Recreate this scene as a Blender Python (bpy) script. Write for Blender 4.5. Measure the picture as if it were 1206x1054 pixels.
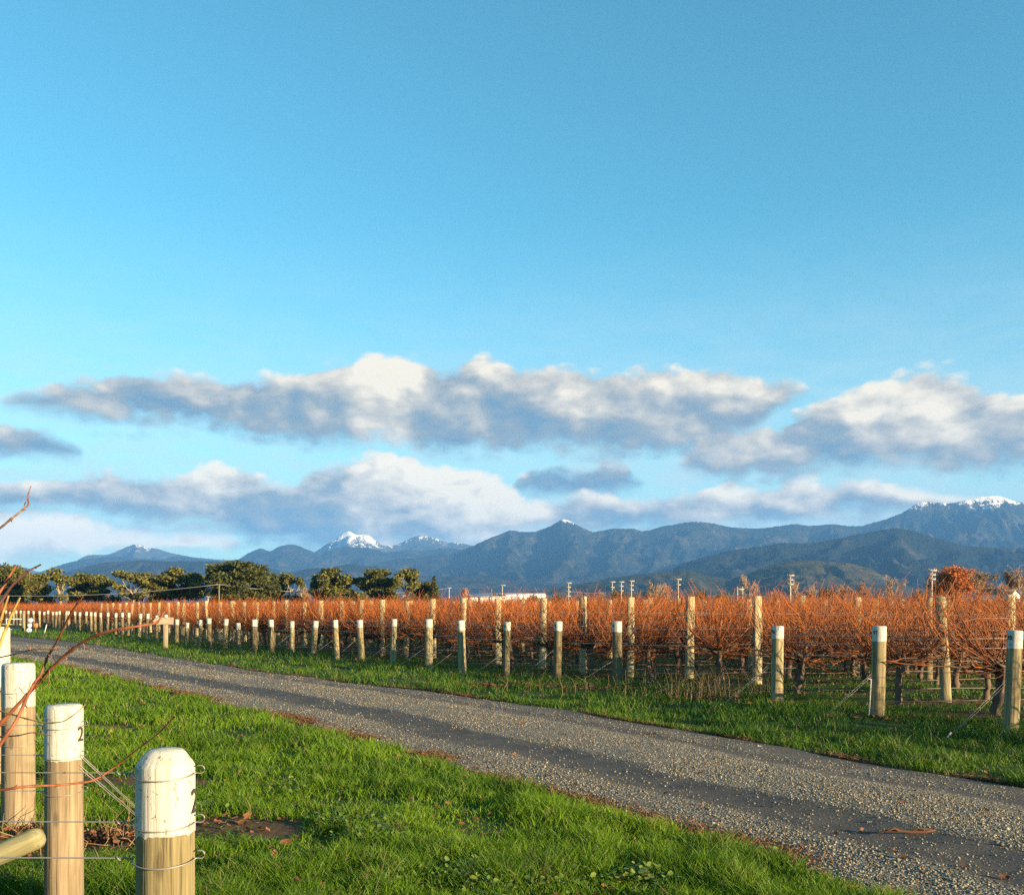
import bpy, math, random
import numpy as np
from mathutils import Vector, Matrix

# ------------------------------------------------------------------ clear
for o in list(bpy.data.objects):
    bpy.data.objects.remove(o)
S = bpy.context.scene
C = S.collection
R_ = math.radians
rng = np.random.default_rng(7)
random.seed(7)

# ------------------------------------------------------------------ camera
F = 1180.0; CX = 603.0; HOR = 714.0; EYE = 1.6       # photo pixels, horizon row, eye height
cd = bpy.data.cameras.new('camera')
cd.sensor_fit = 'HORIZONTAL'; cd.sensor_width = 36.0
cd.lens = 36.0 * F / 1206.0
cd.shift_y = (HOR - 527.0) / 1206.0
cd.clip_start = 0.05; cd.clip_end = 90000
cam = bpy.data.objects.new('camera', cd)
cam.location = (0, 0, EYE); cam.rotation_euler = (R_(90), 0, 0)
C.objects.link(cam); S.camera = cam

def at(x, y, Y):
    """point at photo pixel x, y and distance Y in front of the camera"""
    return Vector(((x - CX) / F * Y, Y, EYE + (HOR - y) / F * Y))

# ------------------------------------------------------------------ light
SUN_H = Vector((0.82, -0.57)).normalized()
SUN_EL = R_(11.0)
sun_dir = Vector((SUN_H.x * math.cos(SUN_EL), SUN_H.y * math.cos(SUN_EL), math.sin(SUN_EL)))
sl = bpy.data.lights.new('sun', 'SUN'); sl.energy = 5.0; sl.angle = R_(0.5); sl.color = (1.0, 0.75, 0.44)
so = bpy.data.objects.new('sun', sl); so.rotation_euler = (-sun_dir).to_track_quat('-Z', 'Y').to_euler()
so.location = (30, -20, 30); C.objects.link(so)

S.view_settings.view_transform = 'Standard'
S.view_settings.look = 'None'
EXPO = 2.0
S.view_settings.exposure = EXPO
S.view_settings.gamma = 1.0
S.render.engine = 'CYCLES'
S.cycles.use_denoising = False
try:
    S.cycles.denoiser = 'OPENIMAGEDENOISE'
    S.cycles.denoising_input_passes = 'RGB_ALBEDO_NORMAL'
    S.cycles.denoising_prefilter = 'ACCURATE'
except Exception:
    pass
S.cycles.max_bounces = 5; S.cycles.diffuse_bounces = 2; S.cycles.glossy_bounces = 2
S.cycles.transmission_bounces = 2; S.cycles.volume_bounces = 0; S.cycles.transparent_max_bounces = 6
S.cycles.caustics_reflective = False; S.cycles.caustics_refractive = False

# ------------------------------------------------------------------ node helper
class NT:
    def __init__(self, tree):
        self.t = tree; self.n = tree.nodes; self.l = tree.links
    def add(self, typ, **kw):
        nd = self.n.new(typ)
        for k, v in kw.items():
            setattr(nd, k, v)
        return nd
    def put(self, sock, v):
        if v is None: return
        if isinstance(v, bpy.types.NodeSocket): self.l.new(v, sock)
        else:
            if hasattr(sock.default_value, '__len__') and not hasattr(v, '__len__'):
                v = [v] * len(sock.default_value)
            elif hasattr(sock.default_value, '__len__') and len(sock.default_value) == 4 and len(v) == 3:
                v = tuple(v) + (1.0,)
            sock.default_value = v
    def m(self, op, a, b=None, c=None, clamp=False):
        nd = self.add('ShaderNodeMath', operation=op, use_clamp=clamp)
        for i, v in enumerate((a, b, c)):
            self.put(nd.inputs[i], v)
        return nd.outputs[0]
    def ss(self, v, lo, hi, a=0.0, b=1.0):
        nd = self.add('ShaderNodeMapRange', interpolation_type='SMOOTHSTEP')
        for i, x in enumerate((v, lo, hi, a, b)):
            self.put(nd.inputs[i], x)
        return nd.outputs[0]
    def lin(self, v, lo, hi, a=0.0, b=1.0):
        nd = self.add('ShaderNodeMapRange')
        for i, x in enumerate((v, lo, hi, a, b)):
            self.put(nd.inputs[i], x)
        return nd.outputs[0]
    def mix(self, f, a, b, blend='MIX'):
        nd = self.add('ShaderNodeMix', data_type='RGBA', blend_type=blend)
        self.put(nd.inputs[0], f); self.put(nd.inputs[6], a); self.put(nd.inputs[7], b)
        return nd.outputs[2]
    def noise(self, vec, scale, detail=4, rough=0.55, dist=0.0, out=0):
        nd = self.add('ShaderNodeTexNoise')
        if vec is not None: self.l.new(vec, nd.inputs['Vector'])
        nd.inputs['Scale'].default_value = scale; nd.inputs['Detail'].default_value = detail
        nd.inputs['Roughness'].default_value = rough; nd.inputs['Distortion'].default_value = dist
        return nd.outputs[out]
    def vec(self, x, y, z):
        nd = self.add('ShaderNodeCombineXYZ')
        for i, v in enumerate((x, y, z)): self.put(nd.inputs[i], v)
        return nd.outputs[0]
    def sep(self, v):
        nd = self.add('ShaderNodeSeparateXYZ'); self.l.new(v, nd.inputs[0]); return nd.outputs
    def attr(self, name, out='Color'):
        nd = self.add('ShaderNodeAttribute', attribute_name=name); return nd.outputs[out]
    def vmath(self, op, a, b=None):
        nd = self.add('ShaderNodeVectorMath', operation=op)
        self.put(nd.inputs[0], a); self.put(nd.inputs[1], b); return nd.outputs[0]
    def bump(self, h, strength=0.5, dist=0.02):
        nd = self.add('ShaderNodeBump'); nd.inputs['Strength'].default_value = strength
        nd.inputs['Distance'].default_value = dist; self.l.new(h, nd.inputs['Height']); return nd.outputs[0]

# ------------------------------------------------------------------ world: sky with clouds by azimuth and elevation
W = bpy.data.worlds.new('World'); S.world = W; W.use_nodes = True
SKY_STRENGTH = 0.067
def build_world():
    t = W.node_tree; t.nodes.clear(); n = NT(t)
    sky = n.add('ShaderNodeTexSky', sky_type='NISHITA')
    sky.sun_disc = False; sky.sun_elevation = SUN_EL
    sky.sun_rotation = math.atan2(SUN_H.x, SUN_H.y)
    sky.altitude = 50; sky.air_density = 1.0; sky.dust_density = 0.1; sky.ozone_density = 3.0
    tc = n.add('ShaderNodeTexCoord').outputs['Generated']
    x, y, z = n.sep(tc)
    deg = 180 / math.pi
    az = n.m('MULTIPLY', n.m('ARCTAN2', x, y), deg)
    hl = n.m('SQRT', n.m('ADD', n.m('MULTIPLY', x, x), n.m('MULTIPLY', y, y)))
    el = n.m('MULTIPLY', n.m('ARCTAN2', z, hl), deg)
    P = n.vec(az, n.m('MULTIPLY', el, 1.7), 0.0)
    P2 = n.vmath('ADD', P, (0.8, 1.0, 0.3))           # a step towards the sun
    big = n.noise(P, 0.30, 6, 0.50, 0.2)
    big2 = n.noise(P2, 0.30, 6, 0.50, 0.2)
    vo = n.add('ShaderNodeTexVoronoi', feature='SMOOTH_F1'); vo.inputs['Scale'].default_value = 0.85; vo.inputs['Smoothness'].default_value = 0.35
    n.l.new(n.vmath('ADD', P, n.vmath('MULTIPLY', n.noise(P, 0.9, 3, 0.5, out=1), (0.9, 0.9, 0.9))), vo.inputs['Vector'])
    bil = n.m('SUBTRACT', 0.42, vo.outputs['Distance'])
    fine = n.noise(P, 1.6, 5, 0.6)
    AZ0, AZ1, EL1 = -36.0, 36.0, 18.0
    azn = n.lin(az, AZ0, AZ1)
    eln = n.m('DIVIDE', el, EL1)
    nz = n.m('ADD', n.m('MULTIPLY', n.m('SUBTRACT', big, 0.5), 0.13),
             n.m('ADD', n.m('MULTIPLY', n.m('SUBTRACT', fine, 0.5), 0.030), n.m('MULTIPLY', bil, 0.045)))
    def conv(px, py):
        a = math.atan((px - CX) / F)
        e = math.atan((HOR - py) / F * math.cos(a))
        return (math.degrees(a) - AZ0) / (AZ1 - AZ0), math.degrees(e) / EL1
    def band(pts):
        """pts: (x, top, bottom, tone) in photo pixels -> mask, height inside 0..1, tone"""
        cv = n.add('ShaderNodeRGBCurve'); mp = cv.mapping; mp.use_clip = False
        for ch in range(3):
            cu = mp.curves[ch]
            seq = []
            for p in pts:
                a, e = conv(p[0], p[1 + ch] if ch < 2 else p[1])
                seq.append((a, e if ch < 2 else p[3]))
            while len(cu.points) < len(seq): cu.points.new(0.5, 0.5)
            for q, (a, e) in zip(cu.points, seq):
                q.location = (a, e); q.handle_type = 'AUTO_CLAMPED'
        mp.extend = 'HORIZONTAL'; mp.update()
        n.l.new(n.vec(azn, azn, azn), cv.inputs['Color'])
        top, bot, tone = n.sep(cv.outputs[0])
        th = n.m('MAXIMUM', n.m('SUBTRACT', top, bot), 0.004)
        h = n.m('DIVIDE', n.m('SUBTRACT', eln, bot), th)
        up = n.m('SUBTRACT', top, eln); dn = n.m('MULTIPLY', n.m('SUBTRACT', eln, bot), 0.8)
        # noise pushes the outline in and out, more where the bank is thick
        amp = n.m('MINIMUM', n.m('MULTIPLY', th, 6.0), 0.9)
        f = n.m('ADD', n.m('MINIMUM', up, dn), n.m('MULTIPLY', nz, amp))
        mask = n.m('MULTIPLY', n.ss(f, -0.017, n.lin(h, 0.2, 0.9, 0.056, 0.018)), n.ss(th, 0.006, 0.035))
        return mask, h, tone
    bands = [
        # far low bank on the left
        ([(-250, 612, 662, 1), (-100, 605, 665, 1), (0, 604, 666, 1), (60, 602, 662, 1), (110, 610, 657, 1), (140, 622, 652, 1), (180, 628, 652, .9),
          (270, 630, 650, .85), (292, 641, 643, .5), (400, 642, 642, .2), (596, 579, 579, .1), (612, 562, 586, .1), (650, 548, 592, .1), (690, 556, 588, .12),
          (720, 546, 588, .15), (750, 562, 580, .1), (768, 572, 572, .1), (1000, 640, 640, 0)]),
        # lower bank
        ([(-250, 560, 615, .4), (-100, 562, 615, .4), (0, 568, 612, .4), (80, 561, 608, .4), (150, 560, 622, .35), (200, 560, 628, .45), (250, 546, 634, .75), (290, 560, 642, .3),
          (330, 572, 650, .25), (360, 560, 655, .3), (400, 545, 658, .4), (455, 532, 660, .7), (500, 543, 658, .72), (560, 556, 655, .85), (600, 569, 645, .95),
          (632, 590, 634, .7), (690, 584, 634, .5), (740, 588, 632, .35), (800, 582, 630, .4), (840, 572, 628, .6), (900, 576, 628, .45), (960, 562, 622, .5),
          (1010, 562, 614, .5), (1060, 574, 610, .5), (1110, 584, 604, .4), (1250, 595, 598, .3)]),
        # upper right bank and the small one at the left edge
        ([(-200, 498, 550, .15), (0, 500, 546, .2), (50, 506, 547, .15), (88, 524, 544, .1), (106, 534, 536, .1), (400, 540, 540, 0), (785, 548, 548, .4),
          (820, 526, 562, .5), (870, 506, 572, .5), (920, 496, 572, .45), (960, 482, 562, .4), (1000, 462, 568, .5), (1040, 444, 560, .6), (1080, 436, 560, .7),
          (1120, 443, 570, .65), (1160, 458, 566, .55), (1206, 466, 554, .5), (1300, 468, 545, .45), (1460, 480, 540, .4)]),
        # upper main bank
        ([(-150, 474, 474, .4), (-20, 474, 474, .4), (22, 462, 488, .4), (90, 448, 500, .4), (160, 442, 506, .35), (230, 448, 510, .4), (300, 448, 522, .35), (350, 440, 530, .45), (400, 430, 534, .5),
          (450, 418, 530, .85), (490, 420, 540, .7), (530, 434, 544, .4), (570, 424, 540, .45), (620, 436, 538, .4), (660, 432, 536, .5), (720, 438, 542, .5),
          (780, 436, 540, .5), (850, 434, 530, .55), (900, 442, 504, .55), (940, 451, 470, .55), (965, 460, 461, .5), (1100, 462, 462, 0)]),
    ]
    # sky tint: a clear winter blue leaning to cyan
    skyc = n.mix(1.0, sky.outputs[0], (0.60, 1.16, 1.0), 'MULTIPLY')
    # thin bright veil low in the sky
    veil = n.m('MULTIPLY', n.ss(el, 22.0, 1.5), n.ss(n.noise(n.vec(n.m('MULTIPLY', az, .45), n.m('MULTIPLY', el, 1.6), 3.0), .5, 5, .6, .3), .25, .75, .50, .95))
    col = n.mix(veil, skyc, (0.78 / (SKY_STRENGTH * 2 ** EXPO), 0.88 / (SKY_STRENGTH * 2 ** EXPO), 0.90 / (SKY_STRENGTH * 2 ** EXPO)))
    shade = n.m('MULTIPLY', n.m('ADD', n.m('SUBTRACT', big, big2), n.m('MULTIPLY', bil, 0.13)), 1.9)
    k = 1.0 / (SKY_STRENGTH * 2 ** EXPO)
    for pts, gain in zip(bands, (1.5, 1.26, 1.14, 1.12)):
        mask, h, tone = band(pts)
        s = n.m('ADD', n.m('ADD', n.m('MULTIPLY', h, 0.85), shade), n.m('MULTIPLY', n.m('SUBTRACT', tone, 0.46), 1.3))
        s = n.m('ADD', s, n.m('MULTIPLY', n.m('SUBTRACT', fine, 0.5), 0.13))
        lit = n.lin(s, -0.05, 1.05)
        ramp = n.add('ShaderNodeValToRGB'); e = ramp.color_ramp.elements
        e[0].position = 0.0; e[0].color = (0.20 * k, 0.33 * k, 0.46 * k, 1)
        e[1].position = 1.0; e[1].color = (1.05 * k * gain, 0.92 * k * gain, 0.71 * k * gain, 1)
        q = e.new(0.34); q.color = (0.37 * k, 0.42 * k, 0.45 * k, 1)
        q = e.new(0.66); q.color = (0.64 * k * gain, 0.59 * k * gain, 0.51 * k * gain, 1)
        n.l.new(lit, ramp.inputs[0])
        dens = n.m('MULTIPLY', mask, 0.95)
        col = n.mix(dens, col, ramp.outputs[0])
    bg = n.add('ShaderNodeBackground'); n.l.new(col, bg.inputs[0]); bg.inputs[1].default_value = SKY_STRENGTH
    out = n.add('ShaderNodeOutputWorld'); n.l.new(bg.outputs[0], out.inputs[0])
    W.cycles.sampling_method = 'MANUAL'; W.cycles.sample_map_resolution = 512
build_world()

# ------------------------------------------------------------------ numpy noise
_perm = np.random.default_rng(11).permutation(512)
_g = np.random.default_rng(12).normal(size=(512, 2)); _g /= np.linalg.norm(_g, axis=1)[:, None]
def perlin(x, y, seed=0):
    x = np.asarray(x, float); y = np.asarray(y, float)
    xi = np.floor(x).astype(int); yi = np.floor(y).astype(int)
    xf = x - xi; yf = y - yi
    u = xf * xf * xf * (xf * (xf * 6 - 15) + 10); v = yf * yf * yf * (yf * (yf * 6 - 15) + 10)
    def g(ix, iy, dx, dy):
        h = _perm[(_perm[(ix + seed * 37) & 511] + iy) & 511]
        return _g[h, 0] * dx + _g[h, 1] * dy
    a = g(xi, yi, xf, yf); b = g(xi + 1, yi, xf - 1, yf)
    c = g(xi, yi + 1, xf, yf - 1); d = g(xi + 1, yi + 1, xf - 1, yf - 1)
    return (a * (1 - u) + b * u) * (1 - v) + (c * (1 - u) + d * u) * v * 1.0
def fbm(x, y, o=4, seed=0, gain=0.5):
    s = 0; a = 1.0; f = 1.0
    for i in range(o):
        s = s + a * perlin(x * f, y * f, seed + i); a *= gain; f *= 2.03
    return s

# ------------------------------------------------------------------ mesh helpers
def make_mesh(name, V, faces, mats=None, fmat=None, col=None, smooth=False, uv=None):
    """V (n,3); faces: list of int arrays (m,3) or (m,4); fmat: list of per-array material index arrays"""
    me = bpy.data.meshes.new(name)
    V = np.asarray(V, np.float32)
    fs = [np.asarray(f, np.int32) for f in faces if len(f)]
    nl = sum(f.size for f in fs); nf = sum(len(f) for f in fs)
    me.vertices.add(len(V)); me.vertices.foreach_set('co', V.ravel())
    me.loops.add(nl); me.polygons.add(nf)
    me.loops.foreach_set('vertex_index', np.concatenate([f.ravel() for f in fs]))
    starts = []; off = 0
    for f in fs:
        k = f.shape[1]; starts.append(off + np.arange(len(f)) * k); off += f.size
    me.polygons.foreach_set('loop_start', np.concatenate(starts).astype(np.int32))
    if fmat is not None:
        me.polygons.foreach_set('material_index', np.concatenate([np.asarray(q, np.int32) for q in fmat]))
    if smooth: me.polygons.foreach_set('use_smooth', np.ones(nf, bool))
    if col is not None:
        a = me.color_attributes.new('col', 'FLOAT_COLOR', 'POINT')
        c4 = np.ones((len(V), 4), np.float32); c4[:, :3] = col
        a.data.foreach_set('color', c4.ravel())
    if uv is not None:
        u = me.uv_layers.new(name='UVMap')
        li = np.concatenate([f.ravel() for f in fs])
        u.data.foreach_set('uv', np.asarray(uv, np.float32)[li].ravel())
    for m in mats or []: me.materials.append(m)
    me.update(calc_edges=True)
    return me

class MB:
    """collects shapes for ONE mesh"""
    def __init__(self): self.V = []; self.q = []; self.t = []; self.c = []; self.n = 0; self.qm = []; self.tm = []
    def add(self, V, q=None, t=None, col=None, mat=0):
        V = np.asarray(V, float).reshape(-1, 3)
        if q is not None and len(q):
            self.q.append(np.asarray(q) + self.n); self.qm.append(np.full(len(q), mat))
        if t is not None and len(t):
            self.t.append(np.asarray(t) + self.n); self.tm.append(np.full(len(t), mat))
        self.V.append(V); self.n += len(V)
        if col is not None:
            c = np.asarray(col, float); self.c.append(np.broadcast_to(c, (len(V), 3)))
        else: self.c.append(np.ones((len(V), 3)) * 0.5)
        return self
    def tube(self, pts, rad, sides=6, cap=True, col=None, mat=0):
        P = np.asarray([tuple(p) for p in pts], float)[None]
        r = np.broadcast_to(np.asarray(rad, float), (P.shape[1],))[None]
        V, q = tubes(P, r, sides)
        self.add(V, q, col=col, mat=mat)
        if cap:
            b = self.n - len(V)
            k = P.shape[1]
            for e, flip in ((0, 1), (k - 1, 0)):
                c = P[0, e]; ring = np.arange(sides) + e * sides
                self.V.append(c[None]); self.c.append(self.c[-1][:1]); ci = self.n; self.n += 1
                tr = np.stack([ring + b, np.roll(ring, -1) + b, np.full(sides, ci)], 1)
                self.t.append(tr[:, ::-1] if flip else tr); self.tm.append(np.full(sides, mat))
        return self
    def box(self, c, s, rot=None, col=None, mat=0, bev=0.0):
        c = np.asarray(tuple(c), float); hx, hy, hz = np.asarray(s, float) / 2
        b = min(bev, hx, hy)
        if b > 0:
            poly = np.array([(-hx + b, -hy), (hx - b, -hy), (hx, -hy + b), (hx, hy - b), (hx - b, hy), (-hx + b, hy), (-hx, hy - b), (-hx, -hy + b)])
            inset = poly * np.array([(hx - b * .7) / hx, (hy - b * .7) / hy])
            V = np.concatenate([np.c_[poly, np.full(8, -hz)], np.c_[poly, np.full(8, hz - b * .7)], np.c_[inset, np.full(8, hz)]])
            i = np.arange(8); j = (i + 1) % 8
            q = np.concatenate([np.stack([i, j, j + 8, i + 8], 1), np.stack([i + 8, j + 8, j + 16, i + 16], 1),
                                np.array([[16, 17, 18, 19], [16, 19, 20, 23], [20, 21, 22, 23]]), np.array([[3, 2, 1, 0], [7, 4, 3, 0], [7, 6, 5, 4]])])
        else:
            V = np.array([(-hx, -hy, -hz), (hx, -hy, -hz), (hx, hy, -hz), (-hx, hy, -hz), (-hx, -hy, hz), (hx, -hy, hz), (hx, hy, hz), (-hx, hy, hz)])
            q = np.array([[3, 2, 1, 0], [4, 5, 6, 7], [0, 1, 5, 4], [1, 2, 6, 5], [2, 3, 7, 6], [3, 0, 4, 7]])
        if rot is not None: V = V @ np.asarray(rot).T
        return self.add(V + c, q, col=col, mat=mat)
    def mesh(self, name, mats, smooth=False):
        return make_mesh(name, np.concatenate(self.V), ([np.concatenate(self.q)] if self.q else []) + ([np.concatenate(self.t)] if self.t else []),
                         mats if isinstance(mats, (list, tuple)) else [mats],
                         ([np.concatenate(self.qm)] if self.q else []) + ([np.concatenate(self.tm)] if self.t else []),
                         np.concatenate(self.c), smooth)

def tubes(P, Rr, m):
    """P (n,k,3) centre lines, Rr (n,k) radii -> verts, quads"""
    n, k, _ = P.shape
    T = np.gradient(P, axis=1)
    T /= np.maximum(np.linalg.norm(T, axis=2, keepdims=True), 1e-9)
    mean = T.mean(1)
    ref = np.where(np.abs(mean[:, 2:3]) > 0.8 * np.linalg.norm(mean, axis=1, keepdims=True), np.array([[1.0, 0.13, 0]]), np.array([[0.07, 0.05, 1.0]]))
    N = np.cross(T, ref[:, None, :]); N /= np.maximum(np.linalg.norm(N, axis=2, keepdims=True), 1e-9)
    B = np.cross(T, N)
    a = np.arange(m) / m * 2 * np.pi
    V = P[:, :, None, :] + Rr[:, :, None, None] * (np.cos(a)[None, None, :, None] * N[:, :, None, :] + np.sin(a)[None, None, :, None] * B[:, :, None, :])
    base = (np.arange(n) * k * m)[:, None, None]
    ii = np.arange(k - 1)[None, :, None] * m; jj = np.arange(m)[None, None, :]; j2 = (jj + 1) % m
    q = np.stack([base + ii + jj, base + ii + j2, base + ii + m + j2, base + ii + m + jj], -1).reshape(-1, 4)
    return V.reshape(-1, 3), q

def setp(o, label=None, cat=None, group=None, kind=None):
    if label: o['label'] = label
    if cat: o['category'] = cat
    if group: o['group'] = group
    if kind: o['kind'] = kind
    return o
def link(name, data, parent=None, loc=(0, 0, 0), rz=0.0):
    o = bpy.data.objects.new(name, data); C.objects.link(o)
    o.location = loc; o.rotation_euler = (0, 0, rz)
    if parent is not None: o.parent = parent
    return o
def thing(name, label, cat, loc=(0, 0, 0), rz=0.0, group=None):
    return setp(link(name, None, None, loc, rz), label, cat, group)

ONES = ['', 'first', 'second', 'third', 'fourth', 'fifth', 'sixth', 'seventh', 'eighth', 'ninth', 'tenth', 'eleventh', 'twelfth', 'thirteenth',
        'fourteenth', 'fifteenth', 'sixteenth', 'seventeenth', 'eighteenth', 'nineteenth']
TENS = {2: 'twent', 3: 'thirt', 4: 'fort', 5: 'fift', 6: 'sixt', 7: 'sevent', 8: 'eight', 9: 'ninet'}
def nth(i):
    if i < 20: return ONES[i]
    a, b = divmod(i, 10)
    return TENS[a] + 'ieth' if b == 0 else TENS[a] + 'y-' + ONES[b]

# ------------------------------------------------------------------ materials
def mat(name):
    m = bpy.data.materials.new(name); m.use_nodes = True
    n = NT(m.node_tree); b = m.node_tree.nodes['Principled BSDF']
    return m, n, b
def m_plain(name, col, rough=0.7, var=0.25, scale=8.0, bump=0.0, metal=0.0):
    m, n, b = mat(name)
    tc = n.add('ShaderNodeTexCoord').outputs['Object']
    f = n.noise(tc, scale, 5, 0.6)
    n.put(b.inputs['Base Color'], n.mix(f, tuple(c * (1 - var) for c in col), tuple(min(1, c * (1 + var)) for c in col)))
    b.inputs['Roughness'].default_value = rough; b.inputs['Metallic'].default_value = metal
    if bump: n.put(b.inputs['Normal'], n.bump(n.noise(tc, scale * 3, 4, 0.6), bump, 0.01))
    return m
def m_col(name, rough=0.8, trans=0.0, gain=1.0, spec=0.3):
    """colour comes from the mesh's own 'col' attribute"""
    m, n, b = mat(name)
    c = n.attr('col')
    n.put(b.inputs['Base Color'], c); b.inputs['Roughness'].default_value = rough
    b.inputs['Specular IOR Level'].default_value = spec
    if trans:
        tr = n.add('ShaderNodeBsdfTranslucent'); n.put(tr.inputs[0], c)
        mx = n.add('ShaderNodeMixShader'); mx.inputs[0].default_value = trans
        n.l.new(b.outputs[0], mx.inputs[1]); n.l.new(tr.outputs[0], mx.inputs[2])
        n.l.new(mx.outputs[0], m.node_tree.nodes['Material Output'].inputs[0])
    return m
def m_wood(name, c1, c2, grain=1.0, streak=22.0, knots=True, rnd=0.25):
    """long grain along local z with checks, stains and a little moss towards one side"""
    m, n, b = mat(name)
    tc = n.add('ShaderNodeTexCoord').outputs['Object']
    oi = n.add('ShaderNodeObjectInfo')
    off = n.vmath('ADD', tc, n.vec(n.m('MULTIPLY', oi.outputs['Random'], 37.0), n.m('MULTIPLY', oi.outputs['Random'], 11.0), 0.0))
    mp = n.add('ShaderNodeMapping'); n.l.new(off, mp.inputs['Vector']); mp.inputs['Scale'].default_value = (streak, streak, 1.1)
    g = n.noise(mp.outputs[0], 1.6, 6, 0.65, 0.6)
    blot = n.noise(off, 3.5, 5, 0.6)
    mp2 = n.add('ShaderNodeMapping'); n.l.new(off, mp2.inputs['Vector']); mp2.inputs['Scale'].default_value = (60, 60, 1.6)
    crack = n.ss(n.noise(mp2.outputs[0], 1.0, 3, 0.5), 0.60, 0.70)
    c = n.mix(n.ss(g, 0.3, 0.72), c1, c2)
    c = n.mix(n.m('MULTIPLY', n.ss(blot, 0.52, 0.75), 0.55), c, (0.10, 0.10, 0.055))
    c = n.mix(n.m('MULTIPLY', crack, 0.55), c, (0.05, 0.04, 0.025))
    vk = n.add('ShaderNodeTexVoronoi'); vk.inputs['Scale'].default_value = 1.0
    mpk = n.add('ShaderNodeMapping'); n.l.new(off, mpk.inputs['Vector']); mpk.inputs['Scale'].default_value = (9, 9, 3.2); n.l.new(mpk.outputs[0], vk.inputs['Vector'])
    knot = n.ss(vk.outputs['Distance'], 0.10, 0.20, 1, 0)
    c = n.mix(n.m('MULTIPLY', knot, 0.6), c, (0.07, 0.05, 0.03))
    hsv = n.add('ShaderNodeHueSaturation'); n.put(hsv.inputs['Value'], n.lin(oi.outputs['Random'], 0, 1, 1 - rnd, 1 + rnd)); n.put(hsv.inputs['Color'], c)
    n.put(b.inputs['Base Color'], hsv.outputs[0]); b.inputs['Roughness'].default_value = 0.85
    b.inputs['Specular IOR Level'].default_value = 0.2
    n.put(b.inputs['Normal'], n.bump(n.m('SUBTRACT', g, n.m('MULTIPLY', crack, 0.8)), 0.5 * grain, 0.01))
    return m
def m_paint(name):
    m, n, b = mat(name)
    tc = n.add('ShaderNodeTexCoord').outputs['Object']
    mp = n.add('ShaderNodeMapping'); n.l.new(tc, mp.inputs['Vector']); mp.inputs['Scale'].default_value = (40, 40, 2.2)
    g = n.noise(mp.outputs[0], 1.0, 6, 0.65, 0.8)
    chip = n.ss(n.noise(tc, 26, 5, 0.7), 0.59, 0.64)
    crack = n.ss(g, 0.585, 0.635)
    c = n.mix(n.noise(tc, 5, 5, 0.65), (0.36, 0.34, 0.275), (0.54, 0.52, 0.45))
    oi = n.add('ShaderNodeObjectInfo')
    mp3 = n.add('ShaderNodeMapping'); n.l.new(n.vmath('ADD', tc, n.vec(n.m('MULTIPLY', oi.outputs['Random'], 19.0), 0.0, 0.0)), mp3.inputs['Vector']); mp3.inputs['Scale'].default_value = (16, 16, 2.0)
    c = n.mix(n.m('MULTIPLY', n.ss(n.noise(mp3.outputs[0], 1.0, 5, 0.7), 0.50, 0.72), 0.55), c, (0.33, 0.30, 0.22))
    c = n.mix(n.m('MULTIPLY', crack, 0.85), c, (0.16, 0.13, 0.085))
    c = n.mix(n.m('MULTIPLY', chip, 0.75), c, (0.15, 0.12, 0.075))
    n.put(b.inputs['Base Color'], c); b.inputs['Roughness'].default_value = 0.6
    n.put(b.inputs['Normal'], n.bump(n.m('SUBTRACT', g, n.m('MULTIPLY', chip, 0.4)), 0.45, 0.012))
    return m

M = {}
M['post'] = m_wood('treated_pine', (0.125, 0.10, 0.05), (0.31, 0.255, 0.145), rnd=.4)
M['post_pale'] = m_wood('weathered_pine', (0.17, 0.125, 0.075), (0.31, 0.24, 0.15), rnd=.06)
M['post_olive'] = m_wood('olive_pine', (0.13, 0.108, 0.05), (0.25, 0.205, 0.105), rnd=.0)
M['inter'] = m_wood('sawn_pine', (0.27, 0.22, 0.12), (0.45, 0.38, 0.22), rnd=0.35)
M['paint'] = m_paint('white_paint')
M['sign'] = m_wood('sign_wood', (0.23, 0.18, 0.12), (0.34, 0.27, 0.18))
M['strut'] = m_wood('green_pine', (0.15, 0.145, 0.07), (0.26, 0.23, 0.125))
M['black'] = m_plain('black_paint', (0.035, 0.03, 0.028), 0.8)
M['white'] = m_plain('white_metal', (0.75, 0.75, 0.74), 0.5, 0.1)
M['wire'] = m_plain('galvanised_wire', (0.26, 0.25, 0.23), 0.55, 0.3, 3.0, 0.0, 0.5)
M['cable'] = m_plain('cable', (0.45, 0.43, 0.40), 0.7, 0.1)
M['drip'] = m_plain('drip_line', (0.16, 0.12, 0.09), 0.6, 0.5, 2.0)
M['bark'] = m_col('vine_bark', 0.95)
M['cane'] = m_col('vine_cane', 0.6, 0.0, spec=0.35)
M['leaf'] = m_col('foliage', 0.7, 0.25, spec=0.25)
M['grass'] = m_col('grass_blade', 0.55, 0.35, spec=0.3)
M['stone'] = m_col('stone', 0.85, spec=0.25)
M['litter'] = m_col('dead_leaf', 0.8, 0.2, spec=0.2)
M['treebark'] = m_col('tree_bark', 0.9)
M['pole'] = m_plain('pole_concrete', (0.36, 0.34, 0.30), 0.8, 0.15, 3.0)
M['shedwall'] = m_plain('shed_wall', (0.80, 0.78, 0.70), 0.6, 0.08, 0.4)
M['shedroof'] = m_plain('shed_roof', (0.62, 0.62, 0.68), 0.5, 0.08, 0.4)
M['orange'] = m_plain('orange_plastic', (0.55, 0.17, 0.05), 0.5, 0.1)

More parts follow.
